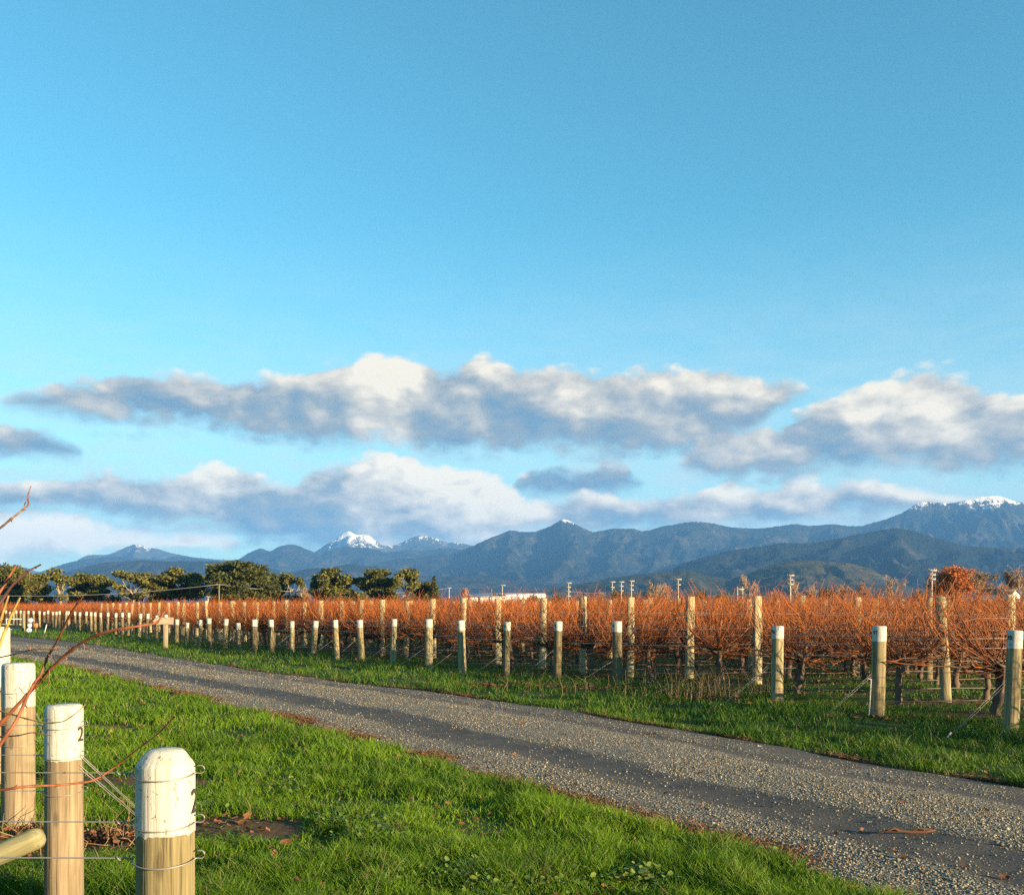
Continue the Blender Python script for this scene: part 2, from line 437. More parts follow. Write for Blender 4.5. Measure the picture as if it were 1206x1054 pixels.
# ------------------------------------------------------------------ layout of the place (metres)
# end posts of the vine rows along the right of the road: photo pixel of their foot
POST_PX = [(1190, 868), (1033, 848), (915, 833), (814, 821), (727, 810), (656, 804), (596, 798), (545, 795), (505, 790), (463, 784), (426, 780.5),
           (397, 777.5), (368.5, 775.5), (344, 773), (321, 771.5), (300, 770), (281.5, 767), (265, 766), (247, 764), (236, 761.6), (219.5, 759), (208, 757.8),
           (196, 756.2), (184.7, 755), (173, 752.9), (164, 751.2), (151, 749.7), (144.4, 748.8), (136.4, 747.6), (126.5, 746.6), (119, 745.6), (112, 744.9),
           (107.5, 744.2), (101, 743.5), (94, 742.8), (88.6, 742.2), (81.6, 741.6), (76.6, 741.1), (69.7, 740.6), (65.7, 740.2), (61.7, 739.8), (56.2, 739.4),
           (52.2, 739), (46.8, 738.5), (40, 738.0), (33, 737.5), (28, 737.2), (24, 736.9), (20, 736.6), (16, 736.3), (12, 736), (8, 735.7), (3, 735.4), (-2, 735.1)]
TOP_PX = {0: 742, 1: 737, 2: 737, 4: 731.5, 5: 731.5, 6: 732, 7: 730.5, 8: 729, 9: 729, 10: 730, 11: 730, 12: 731, 13: 731.5, 14: 729.5, 15: 729.5, 16: 733.5,
          17: 729, 18: 728, 19: 730, 20: 733, 21: 729.3}
ROWS = []
for i, (x, y) in enumerate(POST_PX):
    Y = EYE * F / (y - HOR); ROWS.append(((x - CX) / F * Y, Y))
RD = np.array((0.993, 0.12)); RD /= np.linalg.norm(RD)           # direction of the rows
ED = np.array((-0.512, 0.859))                                    # direction of the row ends
OFF_ROWS = [(6.1 + 0.512 * 2.0 * k, 12.26 - 0.859 * 2.0 * k) for k in range(1, 8)]   # rows that go on to the right of the picture
FAR_ROWS = [(ROWS[-1][0] - 0.75 * 1.9 * k, ROWS[-1][1] + 0.66 * 1.9 * k) for k in range(1, 22)]
LEFT_POSTS = [(-1.02, 2.95), (-2.19, 4.9), (-3.40, 6.9), (-4.52, 8.8)]

YL = np.array([-14, 5.55, 6.17, 7.37, 8.54, 10.15, 12.1, 15.2, 18.7, 24.8, 29.5, 40, 50, 60, 80])
XL = np.array([13.9, 2.1, 1.81, 0.98, 0.27, -0.71, -1.88, -3.9, -6.4, -10.6, -14.2, -24, -35, -47, -72.])
YR = np.array([-14, 8.74, 10.43, 12.9, 14.6, 16.6, 18.7, 21.2, 24.8, 32, 40, 46, 54, 60, 70, 80])
XR = np.array([17.6, 4.47, 3.51, 2.16, 1.2, -0.04, -1.63, -3.65, -6.4, -11.2, -16.2, -20.4, -27.0, -33.5, -46, -62.])
def road_l(Y): return np.interp(Y, YL, XL) + 0.10 * np.sin(Y * 1.9) + 0.12 * perlin(np.asarray(Y) * 0.9, np.asarray(Y) * 0 + 3.3)
def road_r(Y): return np.interp(Y, YR, XR) + 0.08 * np.sin(Y * 1.7 + 1) + 0.14 * perlin(np.asarray(Y) * 0.8, np.asarray(Y) * 0 + 9.3)
EX = np.array([p[0] for p in OFF_ROWS[::-1]] + [p[0] for p in ROWS] + [p[0] for p in FAR_ROWS])
EY = np.array([p[1] for p in OFF_ROWS[::-1]] + [p[1] for p in ROWS] + [p[1] for p in FAR_ROWS])
_o = np.argsort(EY); EX = EX[_o]; EY = EY[_o]
def edge_right(Y): return np.interp(Y, EY, EX)                    # x of the row ends at distance Y

def gz(X, Y):
    """height of the ground"""
    X = np.asarray(X, float); Y = np.asarray(Y, float)
    l = road_l(Y); r = road_r(Y)
    d = np.maximum(l - X, X - r)                                  # >0 beside the road
    w = np.clip(d / 0.8, 0, 1)
    far = np.clip((140 - np.hypot(X, Y)) / 80, 0, 1)
    h = 0.07 * perlin(X / 1.7, Y / 1.7, 1) + 0.09 * perlin(X / 4.5 + 7, Y / 4.5, 2) + 0.02 * perlin(X / 0.6, Y / 0.6, 3)
    return (w * (h + 0.03) - 0.05 * np.clip(1 - np.abs(d) / 0.5, 0, 1) * (d < 0) - 0.06 * (d <= 0)) * far

# ------------------------------------------------------------------ setting: ground
SOIL_SPOTS = [(-1.88, 6.95, 0.44, 0.40), (-2.75, 6.5, 0.60, 0.40), (-3.4, 8.9, 1.0, .14), (-4.8, 13.2, 1.1, .16)]
def axis(lo, hi, step, far, g=1.35):
    a = list(np.arange(lo, hi + 1e-6, step)); s = step
    while a[-1] < far: s *= g; a.append(a[-1] + s)
    s = step
    b = []
    x = lo
    while x > -far: s *= g; x -= s; b.append(x)
    return np.array(b[::-1] + a)
def build_ground():
    xs = axis(-40, 40, 0.25, 9500); ys = axis(-14, 75, 0.25, 9500)
    X, Y = np.meshgrid(xs, ys); Z = gz(X, Y)
    V = np.stack([X, Y, Z], -1).reshape(-1, 3)
    ny, nx = X.shape
    i = (np.arange(ny - 1)[:, None] * nx + np.arange(nx - 1)[None, :]).ravel()
    q = np.stack([i, i + 1, i + nx + 1, i + nx], 1)
    # what grows there: r = vineyard floor, g = bare soil, b = road bed
    ex = edge_right(Y); vin = np.clip((X - ex + 0.6) / 0.8, 0, 1)
    n = np.array((-RD[1], RD[0])); p = X * n[0] + Y * n[1]
    rp = np.sort([a * n[0] + b * n[1] for a, b in OFF_ROWS + ROWS + FAR_ROWS])
    k = np.clip(np.searchsorted(rp, p), 1, len(rp) - 1)
    dist = np.minimum(np.abs(p - rp[k - 1]), np.abs(p - rp[k]))
    soil = np.clip(1.2 - dist / 0.42 + 0.8 * perlin(X * 1.5, Y * 1.5, 5), 0, 1) * vin
    lx = -1.02 - 0.596 * (Y - 2.95)
    fr = np.abs(((Y - 2.95) / 1.95 + 0.5) % 1 - 0.5) * 1.95
    soil = np.maximum(soil, np.clip(1.25 - fr / 0.34 + 0.9 * perlin(X * 1.3, Y * 1.3, 6), 0, 1) * (X < lx + 0.5) * (Y > 4))
    for (sx, sy, ax, ay) in SOIL_SPOTS:
        soil = np.maximum(soil, np.clip(1.6 - np.sqrt(((X - sx) / ax) ** 2 + ((Y - sy) / ay) ** 2) + .4 * perlin(X * 3, Y * 3, 7), 0, 1))
    road = np.clip(1 - np.maximum(road_l(Y) - X, X - road_r(Y)) / 0.15, 0, 1)
    col = np.stack([vin, soil, road], -1).reshape(-1, 3)
    m, nd, b = mat('ground_cover')
    tc = nd.add('ShaderNodeTexCoord').outputs['Object']
    a = nd.sep(nd.attr('col'))
    n1 = nd.noise(tc, 1.2, 6, 0.6); n2 = nd.noise(tc, 14, 5, 0.65); n3 = nd.noise(tc, 0.05, 5, 0.6)
    turf = nd.mix(n2, (0.022, 0.045, 0.010), (0.060, 0.095, 0.022))
    turf = nd.mix(nd.m('MULTIPLY', nd.ss(n1, 0.55, 0.72), 0.6), turf, (0.075, 0.06, 0.028))
    dirt = nd.mix(n2, (0.040, 0.027, 0.016), (0.15, 0.095, 0.052))
    cc = nd.mix(nd.ss(nd.m('ADD', a[1], nd.m('MULTIPLY', nd.m('SUBTRACT', n1, 0.5), 0.8)), 0.25, 0.65), turf, dirt)
    cc = nd.mix(a[2], cc, (0.085, 0.066, 0.048))
    geo = nd.sep(nd.add('ShaderNodeNewGeometry').outputs['Position'])
    farm = nd.mix(nd.noise(tc, 0.004, 4, 0.6), (0.05, 0.075, 0.02), (0.10, 0.085, 0.04))
    cc = nd.mix(nd.ss(geo[1], 120, 220), cc, farm)
    nd.put(b.inputs['Base Color'], cc); b.inputs['Roughness'].default_value = 0.95; b.inputs['Specular IOR Level'].default_value = 0.1
    nd.put(b.inputs['Normal'], nd.bump(n2, 0.6, 0.03))
    o = link('ground', make_mesh('ground', V, [q], [m], None, col, True))
    setp(o, 'green turf and soil of the valley floor on both sides of the gravel road', 'ground', kind='structure')
build_ground()

# ------------------------------------------------------------------ setting: road
def road_profile(u):
    """loose-stone cover across the road, 0 at the left edge .. 1 at the right"""
    g = np.interp(u, [0, .03, .16, .24, .36, .42, .68, .76, .84, .92, 1.0], [.6, 1.0, .95, .16, .10, .85, 1.0, .26, .48, .36, .25])
    return g
def road_z(u, X, Y):
    z = 0.012 + 0.05 * (1 - (2 * u - 1) ** 2)
    z = z - 0.022 * np.exp(-((u - .30) / .07) ** 2) - 0.018 * np.exp(-((u - .78) / .06) ** 2)
    z = z + 0.018 * perlin(X * 0.9, Y * 0.9, 21) + 0.010 * perlin(X * 2.6, Y * 2.6, 22)
    far = np.clip((100 - Y) / 60, 0.2, 1)
    return z * far - 0.075 * np.clip(1 - np.minimum(u, 1 - u) / 0.03, 0, 1) ** 2
def build_road():
    ys = np.concatenate([np.arange(-13, 4, 0.5), np.arange(4, 14, 0.06), np.arange(14, 30, 0.12), np.arange(30, 79, 0.4)])
    us = np.linspace(0, 1, 61)
    l = road_l(ys) - 0.12; r = road_r(ys) + 0.12
    U = np.broadcast_to(us, (len(ys), len(us)))
    X = l[:, None] + (r - l)[:, None] * us[None]
    Y = np.broadcast_to(ys[:, None], X.shape)
    Z = road_z(U, X, Y)
    V = np.stack([X, Y, Z], -1).reshape(-1, 3)
    ny, nx = X.shape
    i = (np.arange(ny - 1)[:, None] * nx + np.arange(nx - 1)[None]).ravel()
    q = np.stack([i, i + 1, i + nx + 1, i + nx], 1)
    wob = U + 0.055 * perlin(X * 0.35, Y * 0.35, 31) + 0.02 * perlin(X * 1.1, Y * 1.1, 32)
    g = road_profile(np.clip(wob, 0, 1))
    col = np.stack([g, U, g], -1).reshape(-1, 3)
    m, nd, b = mat('gravel_road')
    tc = nd.add('ShaderNodeTexCoord').outputs['Object']
    gv = nd.sep(nd.attr('col'))[0]
    v1 = nd.add('ShaderNodeTexVoronoi'); v1.inputs['Scale'].default_value = 42; nd.l.new(tc, v1.inputs['Vector'])
    v2 = nd.add('ShaderNodeTexVoronoi'); v2.inputs['Scale'].default_value = 95; nd.l.new(tc, v2.inputs['Vector'])
    n1 = nd.noise(tc, 2.2, 6, 0.65); n2 = nd.noise(tc, 60, 4, 0.6)
    stone = nd.mix(nd.sep(v1.outputs['Color'])[0], (0.088, 0.077, 0.060), (0.31, 0.27, 0.205))
    dust = nd.mix(n2, (0.066, 0.056, 0.045), (0.128, 0.108, 0.085))
    damp = nd.mix(nd.ss(n1, 0.35, 0.7), dust, (0.05, 0.046, 0.045))
    cover = nd.ss(nd.m('ADD', gv, nd.m('MULTIPLY', nd.m('SUBTRACT', n1, 0.5), 0.9)), 0.30, 0.62)
    pick = nd.m('MULTIPLY', cover, nd.ss(nd.sep(v2.outputs['Color'])[1], 0.15, 0.35))
    nd.put(b.inputs['Base Color'], nd.mix(pick, damp, stone))
    b.inputs['Roughness'].default_value = 0.85; b.inputs['Specular IOR Level'].default_value = 0.25
    hgt = nd.m('ADD', nd.m('MULTIPLY', nd.m('SUBTRACT', 1.0, v1.outputs['Distance']), nd.m('ADD', nd.m('MULTIPLY', cover, 0.9), 0.12)), nd.m('MULTIPLY', n2, 0.25))
    nd.put(b.inputs['Normal'], nd.bump(hgt, 0.8, 0.02))
    o = link('gravel_road', make_mesh('gravel_road', V, [q], [m], None, col, True))
    setp(o, 'grey gravel road with two dark wheel tracks between grass verges', 'road', kind='structure')
build_road()

def frame_points(n, a=1.3, y0=5.2, y1=62, xpad=70, r=None):
    """points on the ground inside the field of view, dense near and thin far"""
    r = r or rng
    u = r.random(n); e = 1 - a
    Y = (y0 ** e + u * (y1 ** e - y0 ** e)) ** (1 / e)
    px = r.uniform(-xpad, 1206 + xpad, n)
    return (px - CX) / F * Y, Y

def build_stones():
    N = 450000
    X, Y = frame_points(N, 1.02, 4.8, 40, 300)
    l = road_l(Y) - 0.10; r = road_r(Y) + 0.05
    u = (X - l) / (r - l)
    ok = (u > -0.02) & (u < 1.0); X, Y, u = X[ok], Y[ok], u[ok]
    wob = u + 0.055 * perlin(X * 0.35, Y * 0.35, 31) + 0.02 * perlin(X * 1.1, Y * 1.1, 32)
    g = road_profile(np.clip(wob, 0, 1)) * np.clip(0.75 + 1.1 * perlin(X * 0.7, Y * 0.7, 33), 0.1, 1.3)
    keep = rng.random(len(X)) < np.clip(g, 0.03, 1); X, Y, u = X[keep], Y[keep], u[keep]
    n = len(X)
    s = 0.0034 + 0.0080 * rng.random(n) ** 2.4 + 0.0003 * np.clip(Y - 8, 0, 30)
    big = rng.random(n) < 0.015; s[big] *= 1.7
    Z = road_z(np.clip(u, 0, 1), X, Y) + s * 0.25
    base = np.array([(1, 0, 0), (0, 1, 0), (-1, 0, 0), (0, -1, 0), (0.1, 0.1, .8), (0, 0, -.8)], float)
    tri = np.array([(0, 1, 4), (1, 2, 4), (2, 3, 4), (3, 0, 4), (1, 0, 5), (2, 1, 5), (3, 2, 5), (0, 3, 5)])
    ang = rng.random(n) * 6.283; ca, sa = np.cos(ang), np.sin(ang)
    j = 1 + 0.5 * (rng.random((n, 6, 3)) - 0.5)
    v = base[None] * j * s[:, None, None]
    V = np.stack([v[..., 0] * ca[:, None] - v[..., 1] * sa[:, None] + X[:, None], v[..., 0] * sa[:, None] + v[..., 1] * ca[:, None] + Y[:, None], v[..., 2] + Z[:, None]], -1)
    t = (tri[None] + (np.arange(n) * 6)[:, None, None]).reshape(-1, 3)
    b = rng.random(n); warm = rng.random(n)
    c = (0.075 + 0.21 * b ** 1.5)[:, None] * np.stack([1 + 0 * b, 0.905 - 0.06 * warm, 0.72 - 0.18 * warm], -1) * 1.22
    o = link('gravel', make_mesh('gravel', V.reshape(-1, 3), [t], [M['stone']], None, np.repeat(c, 6, 0)))
    setp(o, 'loose grey and buff road stones lying on the gravel road', 'gravel', kind='stuff')
build_stones()

# ------------------------------------------------------------------ grass
def build_grass(name, label, side, N, seed):
    r = np.random.default_rng(seed)
    X, Y = frame_points(N, 1.35, 4.6, 66, 360, r)
    if side == 'left':
        ok = X < road_l(Y) - 0.02 - 0.10 * r.random(len(X)) ** 2
    elif side == 'right':
        ok = (X > road_r(Y) + 0.02) & (X < edge_right(Y) + 1.2)
    else:
        ok = (X >= edge_right(Y) + 0.6) & (Y < 45)
    X, Y = X[ok], Y[ok]
    clump = fbm(X * 1.1, Y * 1.1, 3, 41); fine = perlin(X * 3.5, Y * 3.5, 45)
    dens = np.clip(0.9 + 0.9 * clump, 0.15, 1)
    if side == 'left':
        for (sx, sy, ax, ay) in SOIL_SPOTS:
            d = ((X - sx) / ax) ** 2 + ((Y - sy) / ay) ** 2 + 0.8 * fine
            dens = dens * np.clip(d - 0.6, 0.03, 1)
        lx = -1.02 - 0.596 * (Y - 2.95); fr = np.abs(((Y - 2.95) / 1.95 + 0.5) % 1 - 0.5) * 1.95
        dens = np.where((X < lx + .4), dens * np.clip((fr - .08) / .3 + .7 * fine, .1, 1), dens)
    if side == 'vine':
        n = np.array((-RD[1], RD[0])); p = X * n[0] + Y * n[1]
        rp = np.sort([a * n[0] + b * n[1] for a, b in OFF_ROWS + ROWS + FAR_ROWS])
        k = np.clip(np.searchsorted(rp, p), 1, len(rp) - 1)
        dist = np.minimum(np.abs(p - rp[k - 1]), np.abs(p - rp[k]))
        dens = dens * np.clip((dist - 0.12) / 0.35 + 0.6 * fine, 0.12, 1)
    if side == 'right':
        band = fbm(X * 0.6, Y * 0.6, 2, 49)
        dens = dens * np.clip(1.0 + 0.6 * band, 0.25, 1)
    keep = r.random(len(X)) < dens
    X, Y, clump, fine = X[keep], Y[keep], clump[keep], fine[keep]
    n = len(X)
    tall = {'left': 0.085, 'right': 0.085, 'vine': 0.06}[side]
    h = tall * (0.5 + 0.8 * r.random(n)) * np.clip(1 + 1.3 * clump + 0.8 * fine, 0.3, 2.2)
    w = 0.0026 * (0.7 + 0.6 * r.random(n)) * (Y / 5.5) ** 0.75
    h = h * (1 + 0.004 * np.clip(Y - 8, 0, 40))
    yaw = r.random(n) * 6.283
    la = r.random(n) * 6.283; lean = (0.25 + 0.75 * r.random(n)) * h
    if side == 'left':
        for (sx, sy, ax, ay) in SOIL_SPOTS: h = h * np.clip(((X - sx) / ax) ** 2 + ((Y - sy + .2) / ay) ** 2 - .7, .3, 1)
    dx, dy = np.cos(yaw) * w, np.sin(yaw) * w
    lx, ly = np.cos(la) * lean + 0.15 * h * perlin(X * 2, Y * 2, 51), np.sin(la) * lean + 0.3 * h * perlin(X * 2, Y * 2, 52)
    Z = gz(X, Y) - 0.005
    P0 = np.stack([X, Y, Z], -1); D = np.stack([dx, dy, 0 * dx], -1)
    P1 = P0 + np.stack([lx * .35, ly * .35, h * .6], -1); P2 = P0 + np.stack([lx, ly, h], -1)
    V = np.stack([P0 - D, P0 + D, P1 + D * .8, P1 - D * .8, P2], 1)
    k = np.arange(n) * 5
    q = np.stack([k, k + 1, k + 2, k + 3], 1); t = np.stack([k + 3, k + 2, k + 4], 1)
    g = r.random(n); patch = np.clip(0.5 + 1.1 * fbm(X * 0.5, Y * 0.5, 3, 55), 0, 1)
    A = np.array((0.040, 0.105, 0.004)); B = np.array((0.160, 0.275, 0.009)); S_ = np.array((0.22, 0.17, 0.08))
    if side != 'left': A, B = np.array((0.022, 0.078, 0.005)), np.array((0.105, 0.190, 0.010))
    mixv = np.clip(0.75 * g ** 1.3 + 0.55 * patch - .12, 0, 1)[:, None]
    c = A * (1 - mixv) + B * mixv
    dead = r.random(n) < np.clip(0.035 + 0.10 * (fine > 0.25), 0, 1)
    c[dead] = S_ * (0.5 + 0.7 * r.random(dead.sum()))[:, None]
    cc = np.repeat(c[:, None, :], 5, 1)
    o = link(name, make_mesh(name, V.reshape(-1, 3), [q, t], [M['grass']], None, cc.reshape(-1, 3)))
    setp(o, label, 'grass', kind='stuff')
build_grass('grass', 'short bright green grass on the verge left of the gravel road', 'left', 760000, 101)
build_grass('grass', 'green grass on the verge between the gravel road and the vine rows', 'right', 620000, 102)
build_grass('grass', 'mown grass between the vine rows', 'vine', 360000, 103)

def build_litter():
    """dead leaves under the vines, along the road and round the near posts"""
    r = np.random.default_rng(61)
    xs, ys, sz = [], [], []
    rows = (OFF_ROWS[:2] + ROWS[:22])
    for (ex, ey) in rows:
        L = 14; k = 210
        s = r.random(k) ** 1.3 * L - 0.3; d = r.normal(0, 0.22, k)
        xs.append(ex + RD[0] * s - RD[1] * d); ys.append(ey + RD[1] * s + RD[0] * d); sz.append(np.full(k, 0.03))
    # leaf drifts at the row ends
    for (cx, cy, ax, ay, k) in [(3.2, 17.0, 1.0, .4, 260), (2.1, 18.6, .9, .3, 200), (4.5, 15.8, .9, .25, 160), (0.7, 19.2, 1.2, .3, 200), (-0.3, 19.6, 1.0, .25, 120),
                                (-2.75, 6.5, .35, .18, 330), (-3.4, 6.6, .5, .2, 160), (-1.85, 7.0, .5, .4, 60), (5.4, 13.9, .9, .3, 90)]:
        xs.append(r.normal(cx, ax * .6, k)); ys.append(r.normal(cy, ay * .6, k)); sz.append(np.full(k, 0.024 if cy < 12 else 0.033))
    X, Y = frame_points(2600, 1.2, 5.3, 40, 60, r)
    ok = (X < road_l(Y)) | (X > road_r(Y)) | (r.random(len(X)) < 0.12); xs.append(X[ok]); ys.append(Y[ok]); sz.append(np.full(ok.sum(), 0.022))
    X = np.concatenate(xs); Y = np.concatenate(ys); s = np.concatenate(sz)
    n = len(X); s = s * (0.6 + 0.9 * r.random(n))
    u = (X - road_l(Y)) / (road_r(Y) - road_l(Y)); onroad = (u > 0) & (u < 1)
    Z = np.where(onroad, road_z(np.clip(u, 0, 1), X, Y) + 0.012, gz(X, Y) + 0.012 + 0.04 * r.random(n))
    base = np.array([(-1, 0, .25), (-.3, -.75, .05), (.7, -.5, .3), (1, .1, .1), (.5, .7, .35), (-.4, .6, 0), (0, 0, -.12)])
    tri = np.array([(0, 1, 6), (1, 2, 6), (2, 3, 6), (3, 4, 6), (4, 5, 6), (5, 0, 6)])
    v = base[None] * (1 + .6 * (r.random((n, 7, 3)) - .5)) * s[:, None, None]
    a = r.random(n) * 6.283; tl = r.normal(0, .5, n)
    y2 = v[..., 1] * np.cos(tl)[:, None] - v[..., 2] * np.sin(tl)[:, None]; z2 = v[..., 1] * np.sin(tl)[:, None] + v[..., 2] * np.cos(tl)[:, None]
    V = np.stack([v[..., 0] * np.cos(a)[:, None] - y2 * np.sin(a)[:, None] + X[:, None], v[..., 0] * np.sin(a)[:, None] + y2 * np.cos(a)[:, None] + Y[:, None], z2 + Z[:, None]], -1)
    t = (tri[None] + (np.arange(n) * 7)[:, None, None]).reshape(-1, 3)
    b = r.random(n)[:, None]
    c = np.array((0.10, 0.045, 0.022)) * (1 - b) + np.array((0.30, 0.13, 0.06)) * b
    o = link('fallen_leaves', make_mesh('fallen_leaves', V.reshape(-1, 3), [t], [M['litter']], None, np.repeat(c, 7, 0)))
    setp(o, 'curled brown vine leaves scattered under the rows and in the grass', 'fallen leaves', kind='stuff')
build_litter()

def build_dead_grass():
    """flat brown thatch along the road edges, dry stalks at the row ends, clods"""
    r = np.random.default_rng(71)
    n = 80000
    Y = 5.3 + 25 * r.random(n) ** 1.9
    side = r.random(n) < 0.8
    off = np.abs(r.normal(0, 0.13, n))
    patchy = perlin(Y * 0.8, Y * 0 + 2.2, 72) + 0.14 + .16 * (Y < 9.5)
    keep = (r.random(n) < np.clip(patchy * 2.4, 0.04, 1)); Y, side, off = Y[keep], side[keep], off[keep]; n = len(Y)
    X = np.where(side, road_l(Y) + 0.04 + off * np.where(r.random(n) < .7, 1.2, -.7), road_r(Y) + 0.03 + off * 0.7)
    L = 0.04 + 0.07 * r.random(n); a = r.random(n) * 6.283; w = 0.0022 * (Y / 6) ** .7
    Z = np.maximum(gz(X, Y), 0.0) + 0.006 + 0.022 * r.random(n)
    dx, dy = np.cos(a), np.sin(a)
    P = np.stack([X, Y, Z], -1); D = np.stack([dx * L / 2, dy * L / 2, r.normal(0, .18, n) * L], -1); Wd = np.stack([-dy * w, dx * w, 0 * w + .002], -1)
    V = np.stack([P - D - Wd, P - D + Wd, P + D + Wd, P + D - Wd], 1)
    q = np.arange(n * 4).reshape(-1, 4)
    b = r.random(n)[:, None]; c = np.array((0.10, 0.048, 0.024)) * (1 - b) + np.array((0.26, 0.14, 0.068)) * b
    Vs = [V.reshape(-1, 3)]; qs = [q]; cs = [np.repeat(c, 4, 0)]; base = n * 4
    # dry standing stalks where the end post is missing and round the near posts
    k = 330
    sx = np.concatenate([r.normal(3.55, .55, 190), r.normal(-2.7, .4, 70), r.normal(2.2, 1.2, 70)]); sy = np.concatenate([r.normal(17.3, .35, 190), r.normal(6.4, .25, 70), r.normal(18.2, .5, 70)])
    hh = np.concatenate([0.2 + .4 * r.random(190), .1 + .16 * r.random(70), .15 + .25 * r.random(70)])
    z0 = gz(sx, sy)
    P = np.stack([np.stack([sx, sy, z0], -1), np.stack([sx + r.normal(0, .04, k), sy + r.normal(0, .04, k), z0 + hh * .55], -1), np.stack([sx + r.normal(0, .10, k), sy + r.normal(0, .1, k), z0 + hh], -1)], 1)
    tv, tq = tubes(P, np.broadcast_to(np.array([.004, .003, .0015]), (k, 3)), 3)
    Vs.append(tv); qs.append(tq + base); bb = r.random(k)[:, None]
    cs.append(np.repeat(np.array((0.16, .10, .055)) * (1 - bb) + np.array((.34, .25, .13)) * bb, 9, 0))
    o = link('dead_grass', make_mesh('dead_grass', np.concatenate(Vs), [np.concatenate(qs)], [M['litter']], None, np.concatenate(cs)))
    setp(o, 'brown dead grass and dry stalks along the road edge and row ends', 'dead grass', kind='stuff')
build_dead_grass()

def build_weeds():
    r = np.random.default_rng(91); xs, ys, zs = [], [], []
    for (cx, cy, a, k) in [(-1.05, 7.0, .30, 420), (-.9, 6.6, .25, 260), (.02, 5.75, .35, 460), (-.25, 5.6, .25, 240), (1.75, 6.35, .25, 320), (1.9, 6.1, .2, 160), (-2.3, 7.5, .3, 200), (.7, 5.7, .2, 160), (-1.9, 8.5, .3, 140)]:
        xs.append(r.normal(cx, a * .55, k)); ys.append(r.normal(cy, a * .5, k)); zs.append(.015 + .075 * r.random(k))
    X = np.concatenate(xs); Y = np.concatenate(ys); Z = gz(X, Y) + np.concatenate(zs); n = len(X)
    s = .010 + .013 * r.random(n); a = r.random(n) * 6.283; t = r.normal(0, .45, n)
    base = np.array([(-1, 0, 0), (-.35, -.75, .12), (.5, -.7, .1), (1, 0, -.05), (.5, .7, .12), (-.35, .75, .1)])
    v = base[None] * s[:, None, None]; y2 = v[..., 1] * np.cos(t)[:, None] - v[..., 2] * np.sin(t)[:, None]; z2 = v[..., 0] * .35 * np.sin(t * 1.7)[:, None] + v[..., 1] * np.sin(t)[:, None] + v[..., 2]
    V = np.stack([v[..., 0] * np.cos(a)[:, None] - y2 * np.sin(a)[:, None] + X[:, None], v[..., 0] * np.sin(a)[:, None] + y2 * np.cos(a)[:, None] + Y[:, None], z2 + Z[:, None]], -1)
    k = np.arange(n)[:, None] * 6; q = np.concatenate([k + np.array([[0, 1, 2, 3]]), k + np.array([[0, 3, 4, 5]])])
    b = r.random(n)[:, None]; c = np.array((.06, .13, .02)) * (1 - b) + np.array((.24, .30, .06)) * b
    o = link('clover', make_mesh('clover', V.reshape(-1, 3), [q], [M['grass']], None, np.repeat(c, 6, 0))); setp(o, 'low patches of clover leaves in the near grass verge', 'clover', kind='stuff')
build_weeds()

# ------------------------------------------------------------------ mountains
def m_mountain(name, forest, light, snow_z, snow_amt, patch=0.5, snow_east=0):
    m, n, b = mat(name)
    tc = n.add('ShaderNodeTexCoord').outputs['Object']
    z = n.sep(tc)[2]; nz = n.sep(n.add('ShaderNodeNewGeometry').outputs['Normal'])[2]
    n1 = n.noise(tc, 0.0045, 8, 0.68); n2 = n.noise(tc, 0.035, 6, 0.75)
    c = n.mix(n.ss(n.m('ADD', n1, n.m('MULTIPLY', n.m('SUBTRACT', n2, .5), .9)), patch, patch + 0.10), forest, light)
    c = n.mix(n.m('MULTIPLY', n.ss(n2, .40, .62), .7), c, tuple(v * .45 for v in forest))
    if snow_amt > 0:
        zz = n.m('ADD', z, n.m('MULTIPLY', n.m('SUBTRACT', n.ss(n.noise(tc, 0.012, 8, 0.75), .36, .64), .5), snow_amt))
        zz = n.m('ADD', zz, n.m('MULTIPLY', n.m('SUBTRACT', n.ss(n.noise(tc, 0.045, 5, 0.75), .36, .64), .5), snow_amt * .45))
        zz = n.m('ADD', zz, n.m('MULTIPLY', n.m('SUBTRACT', nz, .78), snow_amt * .8))
        if snow_east: zz = n.m('SUBTRACT', zz, n.ss(n.sep(tc)[0], snow_east[0], snow_east[1], 0, snow_east[2]))
        c = n.mix(n.ss(zz, snow_z, snow_z + snow_amt * .5, 0, .92), c, (0.80, 0.81, 0.84))
    n.put(b.inputs['Base Color'], c); b.inputs['Roughness'].default_value = 0.95; b.inputs['Specular IOR Level'].default_value = 0.05
    n.put(b.inputs['Normal'], n.bump(n2, 1.0, 22.0))
    return m
